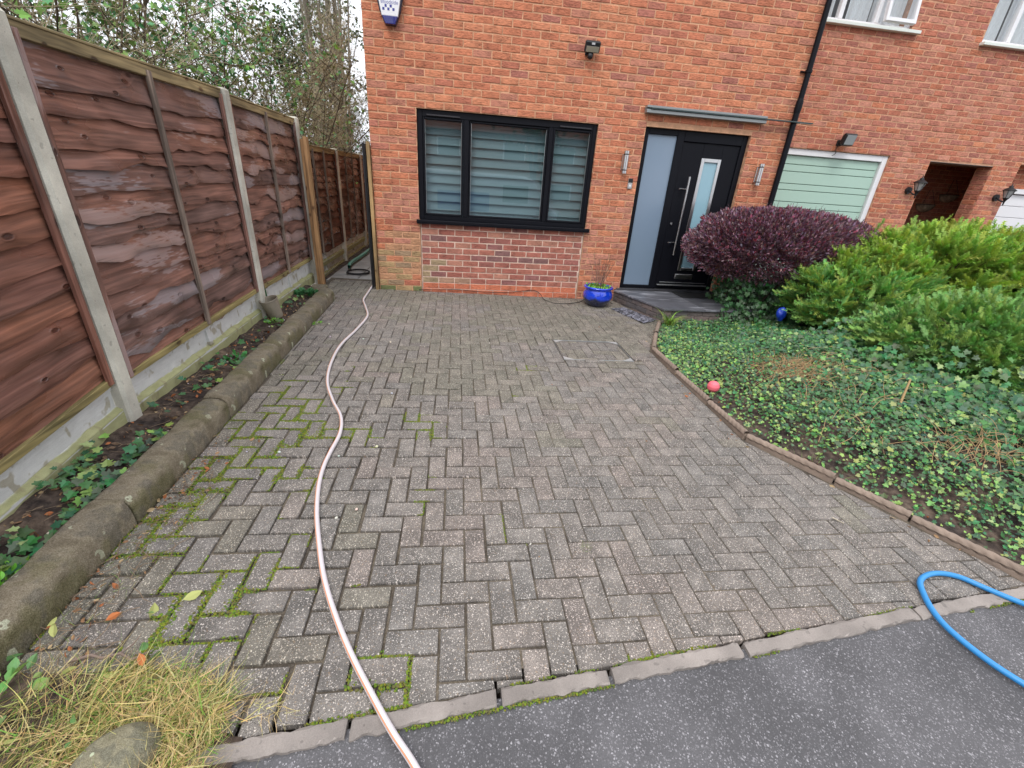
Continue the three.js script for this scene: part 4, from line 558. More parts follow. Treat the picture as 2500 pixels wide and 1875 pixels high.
// ================================================================ THINGS ON THE WALLS
const pipe = (name, label, x, z) => {
  const p = thing(name, label, 'drainpipe', [x, 0, z]);
  mesh('upper_pipe', new THREE.CylinderGeometry(0.033, 0.033, 2.7, 20).translate(0, 3.95, 0), M.black, p); mesh('lower_pipe', new THREE.CylinderGeometry(0.037, 0.037, 2.75, 20).translate(0, 1.28, 0), M.black, p);
  for (const y of [3.03, 4.4, 1.25]) mesh('bracket', merge([new THREE.CylinderGeometry(0.041, 0.041, 0.03, 20).translate(0, y, 0).toNonIndexed(), cb(-0.085, 0.05, y - 0.008, y + 0.008, -0.05, -0.03, 0.002)]), M.black, p);
  mesh('socket', new THREE.LatheGeometry([[0.034, 2.73], [0.042, 2.7], [0.043, 2.6], [0.037, 2.57]].map((q) => new THREE.Vector2(...q)).reverse(), 20), M.black, p);
};
pipe('drainpipe', 'black plastic drainpipe on the right corner of the brick house', 5.585, 0.052);
{ // alarm bell box
  const a = thing('alarm_box', 'white and blue shield shaped alarm box high on the brick wall', 'alarm box', [0.32, 3.24, 0]);
  const sh = (k, y1) => new THREE.Shape([[-0.055 * k, -0.22 * k], [0.055 * k, -0.22 * k], [0.112 * k, -0.1 * k], [0.145 * k, 0.04 * k], [0.15 * k, 0.12 * k], [0.08 * k, 0.2 * k], [-0.08 * k, 0.2 * k], [-0.15 * k, 0.12 * k], [-0.145 * k, 0.04 * k], [-0.112 * k, -0.1 * k]].map((p) => new THREE.Vector2(...p)));
  const ex = (s, d, z, b = 0.006) => triUV(new THREE.ExtrudeGeometry(s, { depth: d, bevelEnabled: true, bevelSize: b, bevelThickness: b, bevelSegments: 2 }).translate(0, 0, z));
  const navy = phy({ color: RGB(0.006, 0.01, 0.16), roughness: 0.2, clearcoat: 0.6 });
  mesh('backplate', ex(sh(0.97), 0.04, 0.008), std({ color: RGB(0.01, 0.012, 0.035), roughness: 0.4 }), a);
  mesh('cover', ex(new THREE.Shape([[-0.084, -0.14], [0.084, -0.14], [0.118, 0.03], [0.124, 0.12], [0.07, 0.18], [-0.07, 0.18], [-0.124, 0.12], [-0.118, 0.03]].map((p) => new THREE.Vector2(...p))), 0.02, 0.055), M.white, a);
  mesh('strobe_lens', ex(new THREE.Shape([[-0.05, -0.212], [0.05, -0.212], [0.08, -0.148], [-0.08, -0.148]].map((p) => new THREE.Vector2(...p))), 0.022, 0.055), navy, a);
  const font = await new FontLoader().loadAsync('fonts/droid/droid_sans_regular.typeface.json'), tg = new TextGeometry('Woodside', { font, size: 0.031, depth: 0.001, curveSegments: 4 }); tg.computeBoundingBox();
  mesh('lettering', tg.translate(-tg.boundingBox.max.x / 2, -0.04, 0.0815), std({ color: RGB(0.1, 0.11, 0.36), roughness: 0.5 }), a);
  const sq = std({ color: RGB(0.035, 0.045, 0.26), roughness: 0.4 }); [[-0.04, -0.058], [0.015, -0.058], [-0.066, -0.086], [-0.012, -0.086], [0.043, -0.086]].forEach(([x, y]) => mesh('checker_square', cb(x - 0.0115, x + 0.0115, y - 0.0125, y + 0.0125, 0.08, 0.0825, 0.0005), sq, a));
}
{ // LED floodlight with sensor
  const f = thing('floodlight', 'small black floodlight with a sensor on the brick wall above the window', 'floodlight', [2.665, 3.0, 0]);
  const head = mesh('lamp_head', merge([cbox(0.185, 0.115, 0.05, 0.012), cbox(0.15, 0.085, 0.03, 0.006).translate(0, 0, -0.035)]), M.blackPlastic, f); head.position.set(0.012, 0.02, 0.1); head.rotation.x = 0.42;
  const lens = mesh('lens', cbox(0.155, 0.056, 0.006, 0.001), phy({ color: RGB(0.3, 0.26, 0.2), roughness: 0.15, clearcoat: 1 }), head); lens.position.set(0, -0.02, 0.026);
  const lab = mesh('sticker', cbox(0.04, 0.02, 0.001, 0.0002), M.white, head); lab.position.set(0, 0.034, 0.0256);
  mesh('bracket', merge([cb(-0.05, 0.05, -0.05, 0.05, 0.002, 0.03, 0.005), cb(-0.012, 0.012, -0.02, 0.02, 0.03, 0.08, 0.003)]), M.blackPlastic, f);
  mesh('motion_sensor', merge([new THREE.SphereGeometry(0.034, 20, 14).translate(0, -0.068, 0.08), new THREE.CylinderGeometry(0.026, 0.026, 0.03, 16).translate(0, -0.042, 0.07)].map((g) => g.toNonIndexed())), M.blackPlastic, f);
}
function wallLight(label, x, y) {
  const w = thing('wall_light', label, 'wall light', [x, y, 0], 0, 'steel wall lights either side of the door'), cyl = (r, h, yy) => new THREE.CylinderGeometry(r, r, h, 28).translate(0, yy, 0.062);
  mesh('wall_plate', cb(-0.035, 0.035, -0.1, 0.1, 0.002, 0.032, 0.004), M.steel, w); mesh('body', cyl(0.034, 0.178, 0), M.steel, w);
  for (const s of [-1, 1]) { mesh('ring', merge([cyl(0.03, 0.012, s * 0.095).toNonIndexed(), cyl(0.037, 0.004, s * 0.0895).toNonIndexed()]), M.blackPlastic, w); mesh('end_cap', cyl(0.034, 0.034, s * 0.118), M.steel, w); }
}
wallLight('steel tube wall light between the window and the front door', 3.315, 1.832); wallLight('steel tube wall light right of the front door near the drainpipe', 5.285, 1.808);
{
  const d = thing('doorbell', 'small black and silver video doorbell under the steel wall light', 'doorbell', [3.447, 1.58, 0]);
  mesh('housing', cb(-0.032, 0.032, -0.066, 0.066, 0.002, 0.024, 0.006), std({ color: RGB(0.6, 0.6, 0.6), metalness: 0.7, roughness: 0.35 }), d); mesh('camera_window', cb(-0.031, 0.031, 0.012, 0.065, 0.0235, 0.027, 0.001), M.blackPlastic, d); mesh('button', new THREE.CylinderGeometry(0.014, 0.014, 0.006, 24).rotateX(Math.PI / 2).translate(0, -0.025, 0.025), M.white, d);
}
{
  const f = thing('floodlight', 'black halogen floodlight above the mint green garage door', 'floodlight', [7.36, 2.44, ND]);
  const h = mesh('lamp_head', merge([cbox(0.24, 0.17, 0.06, 0.012), cbox(0.18, 0.12, 0.05, 0.01).translate(0, 0, -0.045)]), M.blackPlastic, f); h.position.set(0.02, 0.03, 0.16); h.rotation.set(0.25, 0.2, 0);
  const l = mesh('lens', cbox(0.2, 0.135, 0.005, 0.001), phy({ color: RGB(0.32, 0.35, 0.36), roughness: 0.1, clearcoat: 1 }), h); l.position.z = 0.031; mesh('bracket', merge([cb(-0.05, 0.03, -0.05, 0.03, 0.003, 0.03), cb(-0.04, 0.0, -0.02, 0.02, 0.03, 0.14)]), M.blackPlastic, f);
  mesh('cable', tubeGeo([V3(-0.02, -0.04, 0.02), V3(-0.03, -0.1, 0.015), V3(-0.01, -0.16, 0.012), V3(-0.06, -0.2, 0.01)], 0.005, 16, 6), M.blackPlastic, f);
}
function lantern(label, x, y) {
  const l = thing('wall_lantern', label, 'lantern', [x, y, ND], 0, 'black coach lanterns by the porch');
  mesh('wall_plate', new THREE.CylinderGeometry(0.055, 0.062, 0.03, 20).rotateX(Math.PI / 2).translate(-0.03, -0.06, 0.018), M.blackPlastic, l); mesh('arm', tubeGeo([V3(-0.03, -0.06, 0.03), V3(-0.03, -0.1, 0.09), V3(0, -0.12, 0.13), V3(0, -0.09, 0.15)], 0.013, 20, 8), M.blackPlastic, l);
  const q = (pts) => new THREE.LatheGeometry(pts.map((p) => new THREE.Vector2(...p)), 6).translate(0, 0, 0.15);
  mesh('glass', q([[0.04, -0.06], [0.085, 0.065]]), phy({ color: RGB(0.6, 0.62, 0.62), transmission: 0.5, thickness: 0, roughness: 0.3 }), l); mesh('roof', q([[0.1, 0.06], [0.105, 0.07], [0.06, 0.1], [0.03, 0.115], [0.036, 0.125], [0.03, 0.135], [0.008, 0.15], [0.008, 0.17], [0, 0.19]]), M.blackPlastic, l); mesh('base', q([[0, -0.19], [0.01, -0.18], [0.014, -0.12], [0.03, -0.085], [0.045, -0.065], [0.042, -0.055]]), M.blackPlastic, l);
  for (let k = 0; k < 6; k++) { const a = (k / 6) * Math.PI * 2, p = (r, yy) => V3(Math.sin(a) * r, yy, 0.15 + Math.cos(a) * r); mesh('glazing_bar', tubeGeo([p(0.041, -0.06), p(0.086, 0.065)], 0.004, 2, 5), M.blackPlastic, l); }
}
lantern('black coach lantern between the green garage door and the porch recess', 9.02, 1.87); lantern('black coach lantern beside the white garage door', 10.86, 1.86);
function basket(label, x, y) {
  const b = thing('wall_basket', label, 'basket', [x, y, ND - 1.485], 0, 'half round wall baskets in the porch'); const g = new THREE.SphereGeometry(0.2, 18, 10, 0, Math.PI, Math.PI / 2, Math.PI / 2).scale(1, 0.75, 0.9);
  mesh('liner', g, std({ color: RGB(0.85, 0.7, 0.5), map: T.bark, roughness: 1 }), b); mesh('wire_rim', tubeGeo(Array.from({ length: 13 }, (_, k) => V3(Math.cos((k / 12) * Math.PI) * 0.205, 0.004, Math.sin((k / 12) * Math.PI) * 0.185)), 0.006, 30, 6), M.blackPlastic, b);
  for (const s of [-0.15, 0.15]) mesh('chain', tubeGeo([V3(s, 0, 0.1), V3(s * 0.2, 0.3, 0.02)], 0.004, 2, 5), M.blackPlastic, b);
}
basket('upper half round wall basket in the dark porch recess', 11.57, 1.85); basket('lower half round wall basket in the dark porch recess', 11.1, 1.635);

// ================================================================ THINGS ON THE GROUND
{ // glazed blue pot
  const X = 3.112, Z = 0.32, Y = gy(X, Z), p = thing('plant_pot', 'round glazed blue pot with bare twigs and small green leaves by the step', 'plant pot', [X, Y, Z]);
  const lp = [[0, 0], [0.125, 0], [0.14, 0.012], [0.185, 0.06], [0.212, 0.125], [0.208, 0.18], [0.188, 0.225], [0.182, 0.24], [0.19, 0.25], [0.207, 0.256], [0.211, 0.268], [0.204, 0.279], [0.188, 0.28], [0.18, 0.27], [0.176, 0.23], [0.17, 0.215]];
  const g = new THREE.LatheGeometry(lp.map((q) => new THREE.Vector2(...q)), 48), q = g.attributes.position, u = g.attributes.uv; for (let i = 0; i < q.count; i++) u.setXY(i, u.getX(i), clamp(q.getY(i) / 0.285, 0.01, 0.99));
  mesh('pot_body', g, phy({ map: T.glaze, color: RGB(1.25, 1.25, 1.25), roughness: 0.12, clearcoat: 1, clearcoatRoughness: 0.05 }), p);
  mesh('compost', new THREE.CylinderGeometry(0.178, 0.17, 0.02, 28).translate(0, 0.232, 0), M.soil, p);
  const tw = new GB(), r = rngOf(401); for (let k = 0; k < 20; k++) { const a = r() * 6.28, l = 0.36 + r() * 0.24, s = 0.12 + r() * 0.45, pts = []; for (let i = 0; i < 6; i++) { const t = i / 5; pts.push(V3(Math.cos(a) * (0.02 + s * l * t * 0.75) + (r() - 0.5) * 0.012, 0.23 + l * t * (1 - s * 0.25), Math.sin(a) * (0.02 + s * l * t * 0.75) + (r() - 0.5) * 0.012)); } tw.tube(pts, 0.0034, 0.0012, 4); for (let b = 2; b < 5; b++) { const a2 = a + (r() - 0.5) * 2.4, l2 = 0.05 + r() * 0.09; tw.tube([pts[b], pts[b].clone().add(V3(Math.cos(a2) * l2 * 0.5, l2 * 0.8, Math.sin(a2) * l2 * 0.5))], 0.0018, 0.0008, 3); } }
  mesh('twigs', tw.geo(), std({ color: RGB(0.2, 0.12, 0.09), roughness: 0.85 }), p);
  const lg = ovalLeaf(), ll = []; for (let k = 0; k < 260; k++) { const a = r() * 6.28, d = Math.sqrt(r()) * 0.165; ll.push({ m: place(Math.cos(a) * d, 0.245 + r() * 0.035, Math.sin(a) * d, 0.022 + r() * 0.02, quatFacing(V3(Math.cos(r() * 6.28), 0.5 + r(), Math.sin(r() * 6.28)), r() * 6)), c: RGB(0.12 + r() * 0.12, 0.3 + r() * 0.18, 0.05) }); }
  const im = inst('leaves', lg, std({ roughness: 0.55, side: THREE.DoubleSide }), ll, p); im.userData.kind = 'stuff';
}
function ovalLeaf(fold = 0.22) { const g = new GB(); const L = [[0, 0, 0], [0.24, 0.3, fold * 0.24], [0.3, 0.55, fold * 0.3], [0.17, 0.82, fold * 0.12], [0, 1, -0.06]], C = [[0, 0, 0], [0, 0.3, -0.0], [0, 0.55, 0], [0, 0.82, -0.03], [0, 1, -0.06]]; for (const s of [-1, 1]) for (let i = 0; i < 4; i++) { const a = [L[i][0] * s, L[i][1], L[i][2]], b = [L[i + 1][0] * s, L[i + 1][1], L[i + 1][2]]; if (i > 0) s > 0 ? g.tri(C[i], a, b) : g.tri(b, a, C[i]); if (i < 4) s > 0 ? g.tri(C[i], b, C[i + 1]) : g.tri(C[i + 1], b, C[i]); } return g.geo(); }
function ivyLeaf() { const g = new GB(), o = [[0, 0.02], [0.3, -0.12], [0.5, 0.06], [0.36, 0.3], [0.62, 0.5], [0.3, 0.58], [0, 1.0], [-0.3, 0.58], [-0.62, 0.5], [-0.36, 0.3], [-0.5, 0.06], [-0.3, -0.12]], h = (x, y) => Math.abs(x) * 0.22 - y * y * 0.12, P = (p) => [p[0], p[1], h(p[0], p[1])], c = P([0, 0.3]); for (let i = 0; i < o.length; i++) g.tri(c, P(o[i]), P(o[(i + 1) % o.length])); return g.geo(); }
{ // terracotta-grey pot lying in the planted strip
  const p = thing('plant_pot', 'small taupe flower pot leaning in the soil by the fence post', 'plant pot', [-0.79, 0.045, 1.66]); const lp = [[0, 0], [0.062, 0], [0.066, 0.01], [0.086, 0.19], [0.09, 0.195], [0.09, 0.21], [0.083, 0.21], [0.078, 0.19], [0.06, 0.02], [0, 0.02]];
  const b = mesh('pot_body', new THREE.LatheGeometry(lp.map((q) => new THREE.Vector2(...q)), 36), std({ color: RGB(0.42, 0.36, 0.27), map: T.conc, roughness: 0.7 }), p); b.rotation.set(0.2, 0, 0.2);
  const lf = mesh('leaf', ovalLeaf(0.5), std({ color: RGB(0.06, 0.14, 0.06), roughness: 0.5, side: THREE.DoubleSide }), p); lf.scale.set(0.09, 0.26, 0.12); lf.position.set(-0.09, 0.12, -0.05); lf.rotation.set(-0.3, 0.3, 0.25);
}
{ // mats
  const g = new GB(); const q = [[3.288, 0.505], [3.505, 0.41], [3.757, 0.98], [3.515, 1.14]]; prismInto(g, q, 0, 0, 0, 0.012, 0.003, [0, 0], [-0.0144, -0.0252], 0.5); const m = mesh('doormat', g.geo(), std({ color: RGB(1.6, 1.6, 1.7), map: T.mat, bumpMap: T.grit, bumpScale: 0.01, roughness: 1 })); m.position.y = gy(3.51, 0.75) + 0.015; tag(m, 'mottled grey doormat on the blocks at the foot of the step', 'doormat');
  tag(mesh('doormat', cb(4.36, 5.0, 0.121, 0.133, 0.07, 0.42, 0.003), M.rubber), 'black doormat on the slate step in front of the door', 'doormat');
}
const onG = (pts, h) => pts.map(([x, z, e]) => V3(x, gy(x, Math.max(z, -0.4)) + h + (e ?? 0), z));
{ // hoses
  const pts = onG([[-0.13, -0.9], [-0.12, -0.3], [-0.118, 0.1], [-0.115, 0.4], [-0.105, 0.66], [-0.027, 0.945], [0.06, 1.3], [0.033, 1.788], [-0.02, 2.25], [0.001, 2.693], [0.066, 3.052], [0.183, 3.354], [0.292, 3.584], [0.333, 3.788], [0.326, 3.994], [0.324, 4.131], [0.341, 4.296], [0.389, 4.512], [0.458, 4.725], [0.526, 4.906], [0.602, 5.062], [0.702, 5.235], [0.802, 5.383], [0.895, 5.511], [0.967, 5.598], [1.1, 5.8], [1.3, 6.2]], 0.014);
  const h = thing('garden_hose', 'long dirty white hose with an orange stripe snaking down the drive', 'hose'); mesh('tube', tubeGeo(pts, 0.0118, 420, 12), std({ color: RGB(0.62, 0.57, 0.58), roughness: 0.45 }), h);
  const c = new THREE.CatmullRomCurve3(pts, false, 'centripetal'), sp = c.getPoints(300).map((p, i, a) => { const t = a[Math.min(i + 1, 300)].clone().sub(a[Math.max(0, i - 1)]).normalize(); return p.clone().add(V3(-t.z, 0, t.x).multiplyScalar(0.0072)).add(V3(0, 0.0072, 0)); }); mesh('stripe', new THREE.TubeGeometry(new THREE.CatmullRomCurve3(sp), 420, 0.0034, 6), std({ color: RGB(0.62, 0.26, 0.13), roughness: 0.5 }), h);
  tag(mesh('garden_hose', tubeGeo(onG([[4.6, 5.75], [4.1, 5.42], [3.85, 5.29], [3.724, 5.221], [3.624, 5.129], [3.555, 5.061], [3.475, 5.035], [3.389, 5.042], [3.312, 5.076], [3.256, 5.146], [3.216, 5.221], [3.198, 5.288], [3.202, 5.365], [3.226, 5.456], [3.27, 5.541], [3.4, 5.75], [3.6, 6.1]], 0.018), 0.0125, 160, 12), std({ color: RGB(0.03, 0.24, 0.56), roughness: 0.4 })), 'bright blue hose looped over the edging strip and the tarmac', 'hose');
  tag(mesh('garden_hose', tubeGeo(onG([[-0.69, -1.25], [-0.735, -1.5], [-0.745, -1.8], [-0.73, -2.2], [-0.72, -2.8], [-0.72, -3.6], [-0.7, -5]], 0.045), 0.028, 60, 12), std({ color: RGB(0.03, 0.26, 0.18), roughness: 0.4 })), 'thick green hose running down the side passage by the fence', 'hose');
  tag(mesh('hose_coil', tubeGeo(Array.from({ length: 40 }, (_, k) => V3(-0.5 + Math.cos(k * 0.42) * (0.17 + 0.01 * Math.sin(k * 1.3)), 0.025 + (k / 40) * 0.02, -1.0 + Math.sin(k * 0.42) * 0.2)), 0.009, 200, 8), M.rubber), 'coil of black pipe lying on the passage slabs', 'pipe');
  tag(mesh('cable', tubeGeo([V3(0.55, 0.012, 0.02), V3(0.85, 0.02, 0.016), V3(1.08, 0.03, 0.012), V3(1.46, 0.012, 0.016), V3(1.75, 0.014, 0.012), V3(2.0, 0.035, 0.01), V3(2.24, 0.06, 0.012), V3(2.32, 0.02, 0.05), V3(2.36, -0.03, 0.16), V3(2.486, -0.04, 0.338), V3(2.658, -0.042, 0.343), V3(2.8, -0.042, 0.27), V3(2.9, -0.042, 0.2), V3(2.97, -0.03, 0.12), V3(3.0, 0.02, 0.06)], 0.0045, 120, 8), M.rubber), 'thin black cable trailing along the wall foot to the blue pot', 'cable');
}
{ // child's ball and a blue bag among the ivy
  const g = new THREE.SphereGeometry(0.052, 32, 24), p = g.attributes.position; for (let i = 0; i < p.count; i++) { const v = V3().fromBufferAttribute(p, i), k = 1 + 0.02 * Math.sin(v.y * 240); p.setXYZ(i, v.x * k, v.y * k, v.z * k); } g.computeVertexNormals();
  const b = mesh('ball', g, std({ color: RGB(0.85, 0.16, 0.2), roughness: 0.5 })); b.position.set(3.36, gy(3.36, 3.1) + 0.07, 3.09); tag(b, 'small pink ribbed ball at the edge of the ivy', 'ball');
  const s = new THREE.IcosahedronGeometry(0.075, 4), q = s.attributes.position; for (let i = 0; i < q.count; i++) { const v = V3().fromBufferAttribute(q, i), k = 0.75 + 0.5 * noise2(v.x * 18 + 3, v.y * 18 + v.z * 11, 5, 2); q.setXYZ(i, v.x * k * 0.8, v.y * k * 1.2, v.z * k * 0.7); } s.computeVertexNormals();
  const bag = mesh('plastic_bag', s, std({ color: RGB(0.01, 0.045, 0.42), roughness: 0.35 })); bag.position.set(5.02, 0.24, 1.62); tag(bag, 'scrap of blue plastic caught under the purple shrub', 'bag');
}
{ // rounded stone at the corner of the grass
  const g = new THREE.IcosahedronGeometry(0.1, 10), p = g.attributes.position; for (let i = 0; i < p.count; i++) { const v = V3().fromBufferAttribute(p, i), k = 0.82 + 0.3 * noise2(v.x * 9 + 5, v.y * 9 + v.z * 7, 9, 3); let y = v.y * k * 0.85; if (y > 0.062) y = 0.062 + (y - 0.062) * 0.3; p.setXYZ(i, v.x * k * 1.12, y, v.z * k); } g.computeVertexNormals();
  const s = mesh('stone', triUV(g, 0.5), std({ color: RGB(1.25, 1.3, 1.15), map: T.kerb, bumpMap: T.concBump, bumpScale: 0.01, roughness: 0.95 })); s.position.set(0.12, gy(0.1, 5.5) + 0.02, 5.53); s.rotation.y = 0.6; tag(s, 'rounded lichen covered stone in the dry grass', 'stone');
}

// ================================================================ PLANTED GROUND
const edgeX = (z) => { for (let i = 0; i + 1 < bedEdge.length; i++) if (z <= bedEdge[i + 1][1]) return lerp(bedEdge[i][0], bedEdge[i + 1][0], clamp((z - bedEdge[i][1]) / (bedEdge[i + 1][1] - bedEdge[i][1]))); return 4.3; };
const bedY = (x, z) => { const d = x - edgeX(z); return gy(Math.min(x, 8), z) + 0.012 + (0.2 * sstep(0.3, 2.0, d) * sstep(1.0, 2.6, z) + 0.12 * sstep(0.1, 0.7, d) * sstep(1.9, 2.6, z)) * sstep(5.3, 4.4, z) + (noise2(x * 3, z * 3, 61) - 0.5) * 0.05 * sstep(0.05, 0.4, d); };
{
  const g = new GB(), nx = 46, nz = 60; const P = (i, j) => { const z = lerp(0.0, 5.35, j / nz), a = edgeX(z) + 0.02, x = lerp(a, 9.5, Math.pow(i / nx, 1.5)); return [x, bedY(x, z), z]; };
  for (let i = 0; i < nx; i++) for (let j = 0; j < nz; j++) { const a = P(i, j + 1), b = P(i + 1, j + 1), c = P(i + 1, j), d = P(i, j); if (c[2] < 1.05 && c[0] < 5.58) continue; g.quad(a, b, c, d, [a, b, c, d].map((p) => [p[0], p[2]])); }
  structure(mesh('flower_bed', g.geo(), M.soil), 'dark soil of the shrub bed beside the drive');
}
const stripY = (x, z) => gy(x, z) + 0.045 + 0.02 * sstep(-0.65, -0.9, x) + (noise2(x * 14, z * 9, 63) - 0.5) * 0.05;
{
  const g = new GB(), nx = 8, nz = 90; for (let i = 0; i < nx; i++) for (let j = 0; j < nz; j++) { const P = (a, b) => { const z = lerp(0.3, 5.9, b / nz), x = lerp(-0.96, kerbX(z) - 0.12, a / nx); return [x, stripY(x, z), z]; }; const q = [P(i, j + 1), P(i + 1, j + 1), P(i + 1, j), P(i, j)]; g.quad(...q, q.map((p) => [p[0], p[2]])); }
  structure(mesh('soil_strip', g.geo(), M.soil), 'narrow strip of bare soil between the fence and the kerb');
  const c = new GB(), P = (x, z) => [x, gy(x, z) + 0.006 + (noise2(x * 8, z * 8, 65) - 0.5) * 0.03 + 0.02 * sstep(0.05, -0.3, x), z]; for (let i = 0; i < 16; i++) for (let j = 0; j < 12; j++) { const x0 = -1 + i * 0.09, x1 = x0 + 0.09, z0 = 5.26 + j * 0.06, z1 = z0 + 0.06, lim = (x) => 5.26 + sstep(-0.1, 0.42, x) * 0.22; const f = (x, z) => P(x, Math.max(z, lim(x))); const q = [f(x0, z1), f(x1, z1), f(x1, z0), f(x0, z0)]; c.quad(...q, q.map((p) => [p[0], p[2]])); }
  structure(mesh('verge', c.geo(), M.soil), 'earthy verge at the mouth of the drive');
}

// ---------------------------------------------------------------- moss, grass, litter
const leafMat = std({ roughness: 0.48, side: THREE.DoubleSide }), softLeaf = std({ roughness: 0.8, side: THREE.DoubleSide });
{
  const r = rngOf(501), l = []; const geo = new THREE.IcosahedronGeometry(1, 0), p = geo.attributes.position; for (let i = 0; i < p.count; i++) { const k = 0.75 + 0.5 * hash(Math.round(p.getX(i) * 50), Math.round(p.getY(i) * 50) + Math.round(p.getZ(i) * 50) * 31, 3); p.setXYZ(i, p.getX(i) * k, p.getY(i) * k * 0.8, p.getZ(i) * k); } geo.computeVertexNormals();
  for (const [x, z, s] of mossSpots) { const k = (0.0018 + r() * 0.0028) * (0.6 + s * 0.7), t = r(); l.push({ m: place(x, gy(x, z) - 0.004 + k * 0.4 + 0.003 * clamp(s - 0.6), z, V3(k, k * (0.8 + r() * 0.7), k), quatFacing(V3((r() - 0.5) * 0.6, 1, (r() - 0.5) * 0.6), r() * 6)), c: t < 0.25 ? RGB(0.12, 0.11, 0.035) : t < 0.8 ? RGB(0.11 + r() * 0.08, 0.15 + r() * 0.08, 0.015) : RGB(0.07, 0.12, 0.02) }); }
  stuff(inst('moss', geo, std({ roughness: 1 }), l), 'bright green moss in the joints of the block paving', 'moss'); console.log('moss', l.length);
  // moss cushions along the kerb foot and on the soil strip
}
function blade(w = 0.018) { const g = new GB(), n = 4; let prev = null; for (let i = 0; i <= n; i++) { const t = i / n, y = Math.sin(t * 1.15) * 0.87, z = (1 - Math.cos(t * 1.15)) * 0.9, h = w * (1 - t * 0.92); const c = [[-h, y, z], [h, y, z]]; if (prev) g.quad(prev[0], prev[1], c[1], c[0]); prev = c; } return g.geo(); }
{
  const r = rngOf(511), l = []; const add = (x, z, y, len, lean, c) => { const a = r() * 6.28; l.push({ m: place(x, y, z, V3(len * (0.6 + r() * 0.6), len, len), quatFacing(V3(Math.cos(a) * lean + lean * 0.7, 1, Math.sin(a) * lean - lean * 0.2), r() * 6.28)), c }); };
  const straw = () => RGB(0.52 + r() * 0.2, 0.42 + r() * 0.15, 0.17 + r() * 0.09), green = () => RGB(0.14 + r() * 0.1, 0.24 + r() * 0.12, 0.05);
  for (let k = 0; k < 11000; k++) { const x = -0.5 + Math.pow(r(), 0.8) * 0.95, z = 5.22 + r() * 0.5, d = Math.hypot((x + 0.05) / 0.45, (z - 5.58) / 0.27); if (d > 1.05 + r() * 0.25 || x > 0.36) continue; add(x, z, gy(x, z) + 0.004 + r() * 0.02, 0.05 + r() * 0.12, 3.5 + r() * 9, r() < 0.72 ? straw() : green()); }
  for (let k = 0; k < 130; k++) { const x = 0.15 + r() * 0.4, z = 5.36 + r() * 0.09; add(x, z, gy(x, z) + 0.008, 0.06 + r() * 0.09, 5 + r() * 6, straw()); }
  for (let k = 0; k < 260; k++) { const z = 4.6 + r() * 0.8, x = kerbX(z) + 0.02 + r() * 0.22; add(x, z, gy(x, z), 0.02 + r() * 0.05, 1 + r() * 4, r() < 0.5 ? straw() : green()); }
  for (let k = 0; k < 160; k++) { const z = 3 + r() * 2, x = edgeX(z) + 0.06 + r() * 0.16; if (noise2(x * 5, z * 5, 6) > 0.5) add(x, z, bedY(x, z), 0.03 + r() * 0.06, 0.8 + r() * 3, green()); }
  for (let k = 0; k < 30; k++) { const x = 1.7 + r() * 0.05, z = 4.77 + r() * 0.04; add(x, z, gy(x, z), 0.02 + r() * 0.03, 1 + r(), green()); }
  stuff(inst('grass', blade(0.011), std({ roughness: 0.75, side: THREE.DoubleSide }), l), 'dry straw coloured grass with green blades at the mouth of the drive', 'grass');
}
